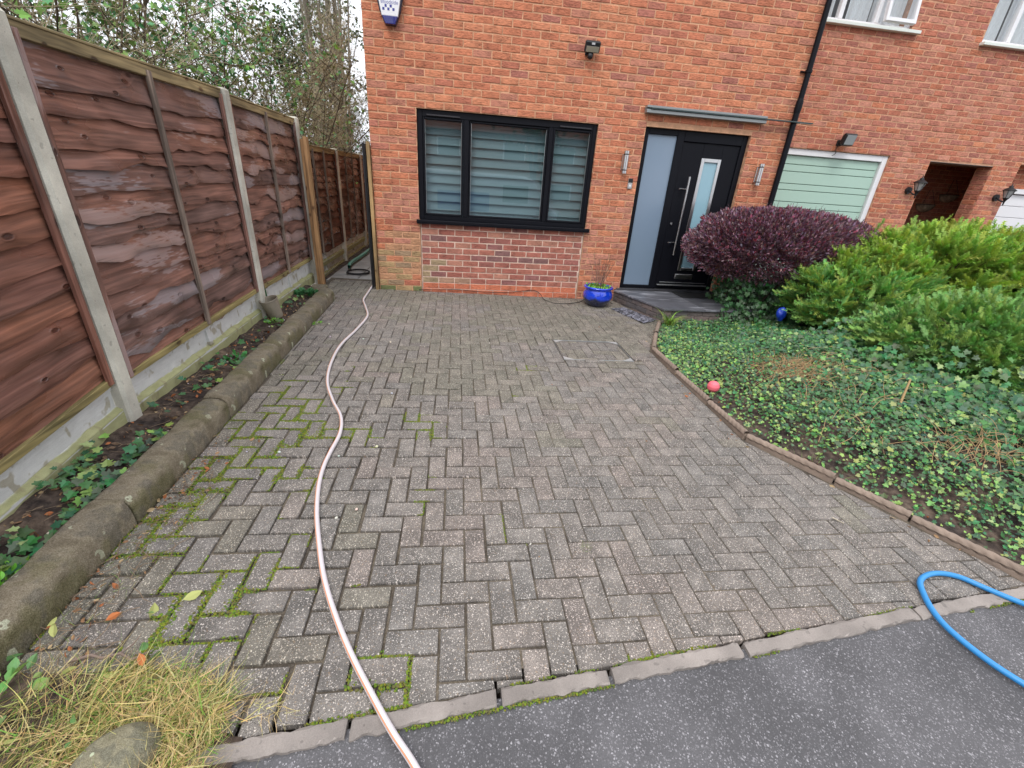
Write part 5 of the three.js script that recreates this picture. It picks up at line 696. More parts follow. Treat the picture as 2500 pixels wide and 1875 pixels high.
{
  const r = rngOf(521), l = [], tw = new GB(); const lay = (x, y, z, s, c) => l.push({ m: place(x, y, z, V3(s * (0.6 + r() * 0.4), s, s), quatFacing(V3(r() - 0.5, (r() - 0.5) * 0.35, r() - 0.5), r() * 6.28)), c });
  const brown = () => [RGB(0.26, 0.14, 0.07), RGB(0.34, 0.2, 0.1), RGB(0.16, 0.1, 0.06), RGB(0.42, 0.3, 0.16), RGB(0.36, 0.12, 0.04)][Math.floor(r() * 5)];
  for (let k = 0; k < 620; k++) { const z = 0.5 + r() * 5, x = -0.88 + r() * 0.28; lay(x, stripY(x, z) + 0.006, z, 0.012 + r() * 0.03, brown()); }
  for (let k = 0; k < 200; k++) { const z = 3.8 + r() * 1.6, x = kerbX(z) + 0.01 + r() * r() * 0.3; lay(x, gy(x, z) + 0.006, z, 0.01 + r() * 0.025, brown()); }
  for (let k = 0; k < 90; k++) { const z = 1.4 + r() * 3.6, x = edgeX(z) + (r() - 0.4) * 0.3; lay(x, (x > edgeX(z) ? bedY(x, z) : gy(x, z)) + 0.008, z, 0.012 + r() * 0.026, brown()); }
  for (let k = 0; k < 60; k++) { const x = r() * 3.2, z = 0.05 + r() * 5; lay(x, gy(x, z) + 0.005, z, 0.006 + r() * 0.012, r() < 0.3 ? RGB(0.6, 0.56, 0.5) : brown()); }
  for (let k = 0; k < 26; k++) { const x = -0.45 + r() * 0.5, z = 5.0 + r() * 0.5; lay(x, gy(x, z) + 0.03, z, 0.03 + r() * 0.05, r() < 0.5 ? RGB(0.12, 0.26, 0.08) : r() < 0.5 ? RGB(0.4, 0.42, 0.14) : RGB(0.5, 0.16, 0.05)); }
  stuff(inst('fallen_leaves', ovalLeaf(), softLeaf, l), 'scattered brown fallen leaves and scraps along the kerb and beds', 'leaves');
  for (let k = 0; k < 150; k++) { const strip = r() < 0.6, z = strip ? 2 + r() * 3.4 : 4.2 + r() * 1.1, x = strip ? -0.86 + r() * 0.25 : kerbX(z) + 0.02 + r() * 0.25, y = strip ? stripY(x, z) + 0.008 : gy(x, z) + 0.008, a = r() * 6.28, L = 0.04 + r() * 0.12; tw.tube([0, 1, 2, 3].map((i) => V3(x + Math.cos(a) * L * (i / 3 - 0.5) + (r() - 0.5) * 0.012, y + r() * 0.012, z + Math.sin(a) * L * (i / 3 - 0.5) + (r() - 0.5) * 0.012)), 0.0018, 0.001, 4); }
  stuff(mesh('twigs', tw.geo(), std({ color: RGB(0.24, 0.17, 0.11), roughness: 0.9 })), 'dry twigs littering the soil strip and kerb foot', 'twigs');
  const st = new GB(); st.tube(onG([[-0.22, 5.22], [-0.16, 5.2], [-0.12, 5.213], [-0.07, 5.2], [-0.02, 5.225], [0.02, 5.2]], 0.02), 0.006, 0.004, 6); st.tube(onG([[-0.07, 5.2], [-0.05, 5.17], [-0.045, 5.14]], 0.02), 0.003, 0.002, 5); tag(mesh('stick', st.geo(), std({ color: RGB(0.22, 0.16, 0.13), roughness: 0.9 })), 'crooked dead twig lying on the mossy blocks by the dry grass', 'stick');
  const s2 = new GB(); s2.tube(onG([[3.228, 4.63], [3.245, 4.655], [3.263, 4.679]], 0.006), 0.003, 0.002, 6); tag(mesh('stick', s2.geo(), std({ color: RGB(0.5, 0.43, 0.32), roughness: 0.9 })), 'pale straight twig lying on the blocks near the rope edging', 'stick');
  const pb = []; for (let k = 0; k < 46; k++) { const z = 1.2 + r() * 4.2, s = r() < 0.6; const x = s ? -0.85 + r() * 0.25 : -0.3 + r() * 0.9; pb.push({ m: place(x, (s ? stripY(x, z) : gy(x, z)) + 0.006, z, V3(1, 0.7, 0.8).multiplyScalar(0.005 + r() * 0.007), quatFacing(V3(r() - 0.5, 1, r() - 0.5), r() * 6)), c: RGB(0.5 + r() * 0.25, 0.46 + r() * 0.22, 0.4 + r() * 0.2) }); }
  stuff(inst('pebbles', new THREE.IcosahedronGeometry(1, 1), std({ roughness: 0.8 }), pb), 'pale pebbles scattered on the drive and soil', 'pebbles');
}

// ---------------------------------------------------------------- ivy ground cover
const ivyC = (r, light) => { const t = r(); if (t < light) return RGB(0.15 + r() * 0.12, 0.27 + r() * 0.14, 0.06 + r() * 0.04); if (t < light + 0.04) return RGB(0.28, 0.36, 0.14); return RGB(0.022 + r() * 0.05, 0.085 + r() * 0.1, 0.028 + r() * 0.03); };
{
  const r = rngOf(531), l = [], big = [];
  for (let k = 0; k < 52000; k++) {
    const z = 1.0 + r() * 4.2, d = Math.pow(r(), 0.85) * 2.4, x = edgeX(z) + 0.05 + d; if (z < 1.12 && x < 5.58) continue;
    const n = noise2(x * 2.3, z * 2.3, 71), bare = Math.exp(-Math.pow((x - 4.05) / 0.33, 2) - Math.pow((z - 3.05) / 0.3, 2)) + Math.exp(-Math.pow((x - 4.5) / 0.26, 2) - Math.pow((z - 4.35) / 0.2, 2)); if (r() < bare * 0.85) continue;
    const front = sstep(0.45, 0.0, d) * (0.35 + noise2(x * 6, z * 6, 73)); if (r() < front * sstep(2.9, 3.3, z)) continue; if (r() > 0.35 + n) continue;
    const s = (0.017 + r() * r() * 0.04) * (0.75 + 0.4 * sstep(0.3, 2, d)), y = bedY(x, z) + 0.012 + r() * 0.1 * sstep(0.02, 0.5, d) * (0.4 + n), nx = (r() - 0.5) * 1.3 - 0.25, nz = (r() - 0.5) * 1.3 + 0.35;
    const q = new THREE.Quaternion().setFromUnitVectors(V3(0, 0, 1), V3(nx, 0.9, nz).normalize()).multiply(new THREE.Quaternion().setFromAxisAngle(V3(0, 0, 1), r() * 6.28));
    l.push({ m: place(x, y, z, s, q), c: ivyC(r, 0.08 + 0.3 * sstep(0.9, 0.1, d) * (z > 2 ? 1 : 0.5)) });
  }
  for (let k = 0; k < 700; k++) {   // larger leaves climbing the front of the junipers
    const z = 2.3 + r() * 2.4, x = lerp(4.5, 5.3, r()) + (z < 3 ? 0.1 : 0), h = r() * 0.3 * sstep(4.5, 5.3, x); const s = 0.035 + r() * 0.025, q = new THREE.Quaternion().setFromUnitVectors(V3(0, 0, 1), V3(-0.5 + (r() - 0.5), 0.5 + r() * 0.5, 0.5 + (r() - 0.5)).normalize()).multiply(new THREE.Quaternion().setFromAxisAngle(V3(0, 0, 1), Math.PI + (r() - 0.5) * 2.4));
    big.push({ m: place(x, bedY(x, z) + 0.06 + h, z, s, q), c: ivyC(r, 0.08) });
  }
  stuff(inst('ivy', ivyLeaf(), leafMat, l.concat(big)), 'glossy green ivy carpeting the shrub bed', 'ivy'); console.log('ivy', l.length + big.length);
  const st = new GB(); for (let k = 0; k < 420; k++) { const c = r() < 0.6 ? [4.08, 3.08, 0.44, 0.32] : r() < 0.5 ? [4.5, 4.35, 0.35, 0.2] : [4.2, 3.6, 0.8, 0.9]; let x = c[0] + (r() + r() - 1) * c[2], z = c[1] + (r() + r() - 1) * c[3], a = -0.5 + (r() - 0.5) * 2.2; const pts = []; const arch = 0.02 + r() * 0.07, n = 9, sl = 0.02 + r() * 0.03; for (let i = 0; i <= n; i++) { pts.push(V3(x, bedY(x, z) + 0.025 + Math.sin((i / n) * 3.14) * arch, z)); x += Math.cos(a) * sl; z += Math.sin(a) * sl; a += (r() - 0.5) * 0.6; } st.tube(pts, 0.0016 + r() * 0.0016, 0.001, 4); }
  stuff(mesh('ivy_stems', st.geo(), std({ color: RGB(0.4, 0.26, 0.13), roughness: 0.85 })), 'tangle of bare brown ivy runners in the shrub bed', 'stems');
  const sk = new GB(); sk.tube([V3(4.35, bedY(4.35, 3.85), 3.85), V3(4.43, bedY(4.35, 3.85) + 0.13, 3.78), V3(4.5, bedY(4.35, 3.85) + 0.24, 3.72)], 0.0095, 0.007, 7); tag(mesh('stick', sk.geo(), std({ color: RGB(0.36, 0.24, 0.11), roughness: 0.9 })), 'cut brown stem poking up out of the ivy', 'stick');
  // ivy on the soil strip
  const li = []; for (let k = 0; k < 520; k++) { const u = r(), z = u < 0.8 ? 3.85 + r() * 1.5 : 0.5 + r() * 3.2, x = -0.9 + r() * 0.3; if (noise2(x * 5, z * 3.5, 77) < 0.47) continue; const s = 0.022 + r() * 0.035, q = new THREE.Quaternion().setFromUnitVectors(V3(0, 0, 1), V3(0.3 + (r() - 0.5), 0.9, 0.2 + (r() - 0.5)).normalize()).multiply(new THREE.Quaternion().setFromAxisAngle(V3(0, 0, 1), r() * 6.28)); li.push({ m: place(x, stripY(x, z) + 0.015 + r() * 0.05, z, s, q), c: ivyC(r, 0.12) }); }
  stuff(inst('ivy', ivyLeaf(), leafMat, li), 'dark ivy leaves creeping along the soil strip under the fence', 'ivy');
}
function leafClump(name, label, cat, x, y, z, n, rad, h, size, col, seed, geo = ovalLeaf()) {
  const t = thing(name, label, cat, [x, y, z]), r = rngOf(seed), l = [], st = new GB(); for (let k = 0; k < n; k++) { const a = r() * 6.28, d = Math.sqrt(r()) * rad, hh = h * (1 - (d / rad) * 0.6) * (0.3 + 0.7 * r()); l.push({ m: place(Math.cos(a) * d, hh, Math.sin(a) * d, size * (0.6 + r() * 0.8), quatFacing(V3(Math.cos(a) * (0.5 + d / rad) + r() - 0.5, 0.5 + r() * 0.5, Math.sin(a) * (0.5 + d / rad) + r() - 0.5), r() * 6)), c: col(r) }); if (k % 6 === 0) st.tube([V3(0, -0.02, 0), V3(Math.cos(a) * d * 0.5, hh * 0.6, Math.sin(a) * d * 0.5), V3(Math.cos(a) * d, hh, Math.sin(a) * d)], 0.002, 0.001, 4); }
  const im = inst('leaves', geo, leafMat, l, t); im.userData.kind = 'stuff'; mesh('stems', st.geo(), std({ color: RGB(0.14, 0.2, 0.06), roughness: 0.8 }), t); return t;
}
const lush = (r) => RGB(0.13 + r() * 0.1, 0.34 + r() * 0.16, 0.03 + r() * 0.03);
leafClump('weed', 'bright green leafy weed beside the kerb at the near end', 'weed', -0.6, stripY(-0.6, 4.98), 4.98, 420, 0.15, 0.1, 0.028, lush, 541);
leafClump('weed', 'broad pale green leaves beside the dry grass at the near end of the kerb', 'weed', -0.36, gy(-0.36, 5.36) + 0.01, 5.36, 40, 0.13, 0.06, 0.05, (r) => RGB(0.14 + r() * 0.1, 0.27 + r() * 0.12, 0.1), 542);
leafClump('weed', 'small green weed growing in the soil strip half way along the fence', 'weed', -0.72, stripY(-0.72, 2.75), 2.75, 26, 0.06, 0.07, 0.045, (r) => RGB(0.05, 0.2 + r() * 0.08, 0.05), 543);
leafClump('weed', 'low weed at the foot of the middle fence post', 'weed', -0.77, stripY(-0.77, 1.78), 1.8, 90, 0.08, 0.04, 0.02, lush, 545);
leafClump('weed', 'tiny weed rooted in the blocks beside the kerb', 'weed', -0.4, gy(-0.4, 1.62), 1.62, 30, 0.05, 0.03, 0.02, lush, 547);
leafClump('weed', 'ivy sprig growing beneath the fence end near the gate post', 'weed', -0.78, stripY(-0.78, 0.75), 0.72, 110, 0.13, 0.1, 0.035, (r) => RGB(0.04, 0.13 + r() * 0.08, 0.05), 549, ivyLeaf());
{ // strap-leaved tuft by the step
  const t = thing('strap_leaf_plant', 'arching strap leaved green tuft at the corner of the door step', 'plant', [3.82, bedY(3.82, 1.2) - 0.01, 1.2]), r = rngOf(551), l = []; for (let k = 0; k < 46; k++) { const a = r() * 6.28, s = 0.16 + r() * 0.16; l.push({ m: place((r() - 0.5) * 0.07, 0, (r() - 0.5) * 0.07, V3(s * 2.1, s, s), new THREE.Quaternion().setFromAxisAngle(V3(0, 1, 0), a).multiply(new THREE.Quaternion().setFromAxisAngle(V3(1, 0, 0), 0.05 + r() * 0.6))), c: RGB(0.16 + r() * 0.14, 0.3 + r() * 0.14, 0.06) }); } const im = inst('leaves', blade(), leafMat, l, t); im.userData.kind = 'stuff';
}

// ---------------------------------------------------------------- purple shrub
{
  const C = V3(5.36, 0.92, 0.78), R = V3(1.17, 0.46, 0.74), t = thing('purple_shrub', 'rounded purple leaved shrub on dark stems in front of the house', 'shrub', [C.x, 0, C.z]), r = rngOf(561), l = [], tw = new GB();
  const radius = (d) => { const e = 2.7; let k = 1 / Math.pow(Math.pow(Math.abs(d.x), e) + Math.pow(Math.abs(d.y), e) + Math.pow(Math.abs(d.z), e), 1 / e); return k * (0.93 + 0.16 * noise2(d.x * 3 + 7, d.y * 3 + d.z * 4 + 3, 81, 3)); };
  const shape = (d, k) => V3(d.x * R.x * k, C.y + d.y * R.y * k * (d.x > 0 && d.y > 0 ? 1 - 0.3 * d.x * d.x : 1) * (d.y < 0 ? 0.95 : 1), d.z * R.z * k);
  const tones = [[0.17, 0.085, 0.115], [0.23, 0.125, 0.16], [0.12, 0.058, 0.08], [0.32, 0.21, 0.26], [0.26, 0.06, 0.09], [0.18, 0.09, 0.09]];
  for (let k = 0; k < 150000; k++) {
    const d = V3(r() * 2 - 1, r() * 2 - 1, r() * 2 - 1); if (d.lengthSq() > 1 || d.lengthSq() < 0.01) continue; d.normalize(); if (d.y < -0.55 && r() < 0.8) continue;
    const clump = noise2(d.x * 9 + 5, d.y * 9 + d.z * 8, 83, 2), u = r(), lump = (noise2(d.x * 7 + 2, d.y * 7 + d.z * 6 + 1, 87, 2) - 0.5) * 0.26, k2 = radius(d) * (u < 0.7 ? 0.88 + 0.1 * r() + lump : (0.55 + 0.36 * r())), p = shape(d, k2); if (d.y < -0.35 && clump < 0.3 && r() < 0.6) continue;
    const dir = V3(d.x + (r() - 0.5) * 1.5, d.y + 0.55 + (r() - 0.5) * 1.3, d.z + (r() - 0.5) * 1.5), c = tones[Math.floor(Math.pow(r(), 1.2) * 6)];
    l.push({ m: place(p.x, p.y, p.z, V3(0.032, 0.044, 0.044).multiplyScalar(0.7 + r() * 0.6), quatFacing(dir, r() * 6.28)), c: RGB(c[0] * (0.8 + r() * 0.4), c[1] * (0.8 + r() * 0.4), c[2] * (0.8 + r() * 0.4)) });
  }
  for (let k = 0; k < 150; k++) { const d = V3(r() * 2 - 1, r() * 1.2, r() * 2 - 1).normalize(), k2 = radius(d), p = shape(d, k2 * 0.95), L = 0.05 + r() * 0.08, e = V3(d.x * 0.6 + (r() - 0.5) * 0.6, 0.7 + r() * 0.5, d.z * 0.6).normalize(); for (let q = 0; q < 7; q++) { const z2 = p.clone().addScaledVector(e, (L * q) / 7 + 0.02); l.push({ m: place(z2.x, z2.y, z2.z, 0.022 * (1 - q * 0.06), quatFacing(V3(e.x + (r() - 0.5) * 1.6, e.y, e.z + (r() - 0.5) * 1.6), r() * 6)), c: RGB(0.12, 0.05, 0.07) }); } tw.tube([p, p.clone().addScaledVector(e, L)], 0.0016, 0.001, 3); }
  const im = inst('foliage', ovalLeaf(0.3), std({ roughness: 0.36, side: THREE.DoubleSide }), l, t); im.userData.kind = 'stuff';
  for (let k = 0; k < 9; k++) { const a = r() * 6.28, b = V3(-0.3 + (r() - 0.5) * 0.12, gy(5.06, 0.84) + 0.0, 0.06 + (r() - 0.5) * 0.12), m = V3(b.x + Math.cos(a) * 0.22, 0.3, b.z + Math.sin(a) * 0.18), e = V3(Math.cos(a) * 0.85 + (r() - 0.5) * 0.3, 0.72 + r() * 0.35, Math.sin(a) * 0.5); tw.tube([b, b.clone().lerp(m, 0.5), m, m.clone().lerp(e, 0.5), e], 0.016 + r() * 0.008, 0.005, 6); for (let q = 0; q < 14; q++) { const s = m.clone().lerp(e, r()), dd = V3(r() - 0.5, r() * 0.6, r() - 0.5).normalize(); tw.tube([s, s.clone().addScaledVector(dd, 0.16), s.clone().addScaledVector(dd, 0.3).add(V3(0, 0.05, 0))], 0.004, 0.0015, 4); } }
  mesh('stems', tw.geo(), std({ color: RGB(0.16, 0.11, 0.085), map: T.bark, roughness: 0.9 }), t);
  // ivy climbing through its base
  const li = []; for (let k = 0; k < 4200; k++) { const x = C.x + (r() * 2 - 1) * 1.0, z = C.z + (r() * 2 - 1) * 0.55 + 0.1, y = 0.02 + Math.pow(r(), 1.4) * 0.52; if ((x < 4.75 && z < 1.05) || Math.hypot((x - C.x) / 0.95, (z - C.z) / 0.55) > 1) continue; li.push({ m: place(x - C.x, y, z - C.z, 0.03 + r() * 0.035, new THREE.Quaternion().setFromUnitVectors(V3(0, 0, 1), V3(-0.4 + (r() - 0.5), 0.5, 0.8 + (r() - 0.5)).normalize()).multiply(new THREE.Quaternion().setFromAxisAngle(V3(0, 0, 1), Math.PI + (r() - 0.5) * 2))), c: RGB(0.02 + r() * 0.02, 0.06 + r() * 0.06, 0.025) }); }
  const iv = inst('ivy_growth', ivyLeaf(), leafMat, li, t); iv.userData.kind = 'stuff'; iv.userData.label = 'dark ivy around the stems of the shrub'; console.log('purple', l.length);
}
// ---------------------------------------------------------------- junipers
function juniperSpray() {
  const g = new GB(), n = 9; const strip = (ax, ay, bx, by, w, za, zb) => { const dx = bx - ax, dy = by - ay, L = Math.hypot(dx, dy), px = (-dy / L) * w, py = (dx / L) * w; g.tri([ax - px, ay - py, za], [ax + px, ay + py, za], [bx, by, zb]); };
  const dz = (y) => -0.22 * y * y; strip(0, 0, 0, 1, 0.018, 0, dz(1));
  for (let i = 0; i < n; i++) for (const s of [-1, 1]) { const y = 0.12 + (i + (s > 0 ? 0.5 : 0)) * 0.092, L = 0.3 * (1 - (y - 0.1) * 0.8), a = 0.46, ex = s * Math.sin(a) * L, ey = y + Math.cos(a) * L, lift = 0.06 * ((i % 3) - 1); strip(0, y, ex, ey, 0.016, dz(y), dz(ey) + lift); for (let k = 1; k < 4; k++) for (const e of [-1, 1]) { const t = k / 4.4, bx = ex * t, by = y + (ey - y) * t, l2 = 0.13 * (1.1 - t), aa = s * a + e * 0.75; strip(bx, by, bx + Math.sin(aa) * l2, by + Math.cos(aa) * l2, 0.013, lerp(dz(y), dz(ey) + lift, t), dz(by) + lift + e * 0.03); } }
  return g.geo();
}
const sprayGeo = juniperSpray(), sprayMat = std({ roughness: 0.7, side: THREE.DoubleSide });
function juniper(label, base, tips, col, seed, size) {   // tips: list of [x, y, z] world targets
  const t = thing('juniper_bush', label, 'shrub', [base[0], 0, base[2]]), r = rngOf(seed), l = [], tw = new GB(), B = V3(0, base[1], 0);
  for (const [x, y, z] of tips) {
    const E = V3(x - base[0], y, z - base[2]), m1 = B.clone().lerp(E, 0.35); m1.y = lerp(B.y, E.y, 0.25); const m2 = B.clone().lerp(E, 0.72); m2.y = lerp(B.y, E.y, 0.8) + 0.02; const cv = new THREE.CatmullRomCurve3([B.clone().add(V3((r() - 0.5) * 0.2, 0, (r() - 0.5) * 0.2)), m1, m2, E]), P = cv.getPoints(8); tw.tube(P, 0.012, 0.003, 5);
    const len = cv.getLength(), n = Math.round(14 + len * 13); for (let k = 0; k < n; k++) { const u = 1 - Math.pow(r(), 1.35) * Math.min(0.75, 0.75 / len), p = cv.getPoint(u), d = cv.getTangent(u), side = V3(r() - 0.5, (r() - 0.5) * 0.55, r() - 0.5).multiplyScalar(1.9); const dir = d.clone().multiplyScalar(0.9).add(side).add(V3(0, 0.32, 0)).normalize(), s = size * (0.6 + r() * 0.75);
      const q = quatFacing(dir, 0), up = V3(0, 0, 1).applyQuaternion(q), want = V3(0, 1, 0).addScaledVector(dir, -dir.y).normalize(), ang = Math.atan2(V3().crossVectors(up, want).dot(dir), up.dot(want)) + (r() - 0.5) * 1.1; q.premultiply(new THREE.Quaternion().setFromAxisAngle(dir, ang)); l.push({ m: place(p.x + (r() - 0.5) * 0.05, p.y + (r() - 0.5) * 0.04, p.z + (r() - 0.5) * 0.05, s, q), c: col(r, p, u) }); }
  }
  const im = inst('foliage', sprayGeo, sprayMat, l, t); im.userData.kind = 'stuff'; mesh('branches', tw.geo(), std({ color: RGB(0.15, 0.09, 0.06), roughness: 0.9 }), t); return l.length;
}
{
  const r = rngOf(571), dome = (cx, cy, cz, rx, ry, rz, n, lo = -0.25) => { const o = []; while (o.length < n) { const d = V3(r() * 2 - 1, r() * 2 - 1, r() * 2 - 1); if (d.lengthSq() > 1 || d.lengthSq() < 0.02) continue; d.normalize(); if (d.y < lo) continue; const k = 0.88 + 0.2 * noise2(d.x * 2.4 + cx, d.z * 2.4 + d.y * 2 + cz, 91, 2); o.push([cx + d.x * rx * k, cy + d.y * ry * k, cz + d.z * rz * k]); } return o; };
  const yellow = (q) => (q() < 0.75 ? RGB(0.28 + q() * 0.18, 0.45 + q() * 0.16, 0.06 + q() * 0.05) : RGB(0.18 + q() * 0.1, 0.32 + q() * 0.12, 0.07)), green = (q) => (q() < 0.35 ? RGB(0.32 + q() * 0.12, 0.46 + q() * 0.12, 0.1) : RGB(0.16 + q() * 0.1, 0.36 + q() * 0.14, 0.08 + q() * 0.05)), deep = (q) => (q() < 0.2 ? RGB(0.32, 0.46, 0.1) : RGB(0.15 + q() * 0.08, 0.31 + q() * 0.12, 0.07 + q() * 0.05));
  let n = 0; n += juniper('broad yellow green juniper spreading behind the others', [7.0, 0.0, 1.5], dome(7.05, 0.7, 1.5, 1.55, 0.56, 0.85, 290), yellow, 581, 0.2);
  n += juniper('mid green juniper next to the purple shrub', [5.75, 0.0, 1.6], dome(5.8, 0.38, 1.85, 0.76, 0.5, 0.62, 220), green, 583, 0.17);
  n += juniper('far juniper lobe with yellow tips against the neighbouring house', [8.4, 0.0, 2.1], dome(8.2, 0.74, 2.1, 1.3, 0.5, 0.8, 180), yellow, 585, 0.2);
  n += juniper('dark green juniper rising out of the ivy at the right edge', [6.0, 0.0, 3.0], dome(5.98, 0.26, 3.05, 0.98, 0.48, 0.85, 280, -0.15), deep, 587, 0.17);
  console.log('juniper', n);
}
{ // spiky plant in front of the white garage
  const t = thing('spiky_plant', 'spiky grey green plant showing above the juniper before the white garage', 'plant', [9.6, 0.55, 0.5]), r = rngOf(591), l = []; for (let k = 0; k < 60; k++) { const a = r() * 6.28, s = 0.5 + r() * 0.35; l.push({ m: place((r() - 0.5) * 0.9, 0, (r() - 0.5) * 0.3, V3(s * 2.6, s, s * 0.4), new THREE.Quaternion().setFromAxisAngle(V3(0, 1, 0), a).multiply(new THREE.Quaternion().setFromAxisAngle(V3(1, 0, 0), r() * 0.5))), c: RGB(0.1 + r() * 0.06, 0.16 + r() * 0.07, 0.11) }); } const im = inst('leaves', blade(), leafMat, l, t); im.userData.kind = 'stuff'; mesh('stem', new THREE.CylinderGeometry(0.06, 0.08, 0.7, 10).translate(0, -0.35, 0), std({ color: RGB(0.2, 0.14, 0.1), map: T.bark, roughness: 0.95 }), t);
}

// ---------------------------------------------------------------- thicket and trees beyond the fence
function wander(r, p, d, L, n, bend, lift) { const pts = [p.clone()], dir = d.clone().normalize(), q = p.clone(); for (let i = 0; i < n; i++) { dir.add(V3((r() - 0.5) * bend, (r() - 0.5) * bend + lift, (r() - 0.5) * bend)).normalize(); q.addScaledVector(dir, L / n); pts.push(q.clone()); } return pts; }
function shrub(name, label, x, z, o) {
  const t = thing(name, label, o.cat ?? 'shrub', [x, -0.05, z], 0, o.group), r = rngOf(o.seed), wood = new GB(), fine = new GB(), l = [];
  for (let s = 0; s < o.stems; s++) {
    const a = r() * 6.28, d = V3(Math.cos(a) * o.spread, 1, Math.sin(a) * o.spread), H = o.h * (0.7 + r() * 0.4), st = wander(r, V3(Math.cos(a) * 0.1 + (r() - 0.5) * o.base, 0, Math.sin(a) * 0.1 + (r() - 0.5) * o.base), d, H, 9, o.bend, 0.06); wood.tube(st, o.r * (0.6 + r() * 0.6), 0.005, 6);
    for (let b = 0; b < o.branches; b++) {
      const u = o.low + r() * (1 - o.low), k = Math.min(8, Math.floor(u * 9)), p = st[k].clone().lerp(st[k + 1], r()), a2 = r() * 6.28, up = o.up, bd = V3(Math.cos(a2), up + (r() - 0.5) * 0.6, Math.sin(a2)), bl = (o.bl ?? 0.9) * (1.2 - u * 0.7) * (0.5 + r() * 0.7), bp = wander(r, p, bd, bl, 5, o.bend * 1.2, 0.05); wood.tube(bp, 0.007, 0.0025, 4);
      for (let w = 0; w < o.twigs; w++) { const q = bp[1 + Math.floor(r() * 5)], a3 = r() * 6.28, tp = wander(r, q, V3(Math.cos(a3), up + (r() - 0.5) * 1.4, Math.sin(a3)), 0.18 + r() * 0.42, 3, 0.5, 0.03); fine.tube(tp, 0.0032, 0.0012, 3);
        for (let e = 0; e < o.leaves; e++) if (r() < o.leafP * (0.3 + 1.2 * noise2(q.x * 1.3 + x, q.y * 1.1 + q.z * 1.2 + z, 95, 2))) { const lp = tp[1 + Math.floor(r() * 3)]; l.push({ m: place(lp.x + (r() - 0.5) * 0.06, lp.y + (r() - 0.5) * 0.06, lp.z + (r() - 0.5) * 0.06, o.ls * (0.6 + r() * 0.8), quatFacing(V3(r() - 0.5, r() * 0.7 - 0.5, r() - 0.5), r() * 6)), c: o.col(r) }); } }
    }
  }
  mesh('branches', wood.geo(), std({ color: RGB(...o.bark), map: T.bark, roughness: 0.95 }), t); mesh('twigs', fine.geo(), std({ color: RGB(...o.twigC), roughness: 0.9 }), t, { kind: 'stuff' });
  if (l.length) { const im = inst('foliage', o.geo, leafMat, l, t); im.userData.kind = 'stuff'; }
  return fine.i.length / 3 + wood.i.length / 3;
}
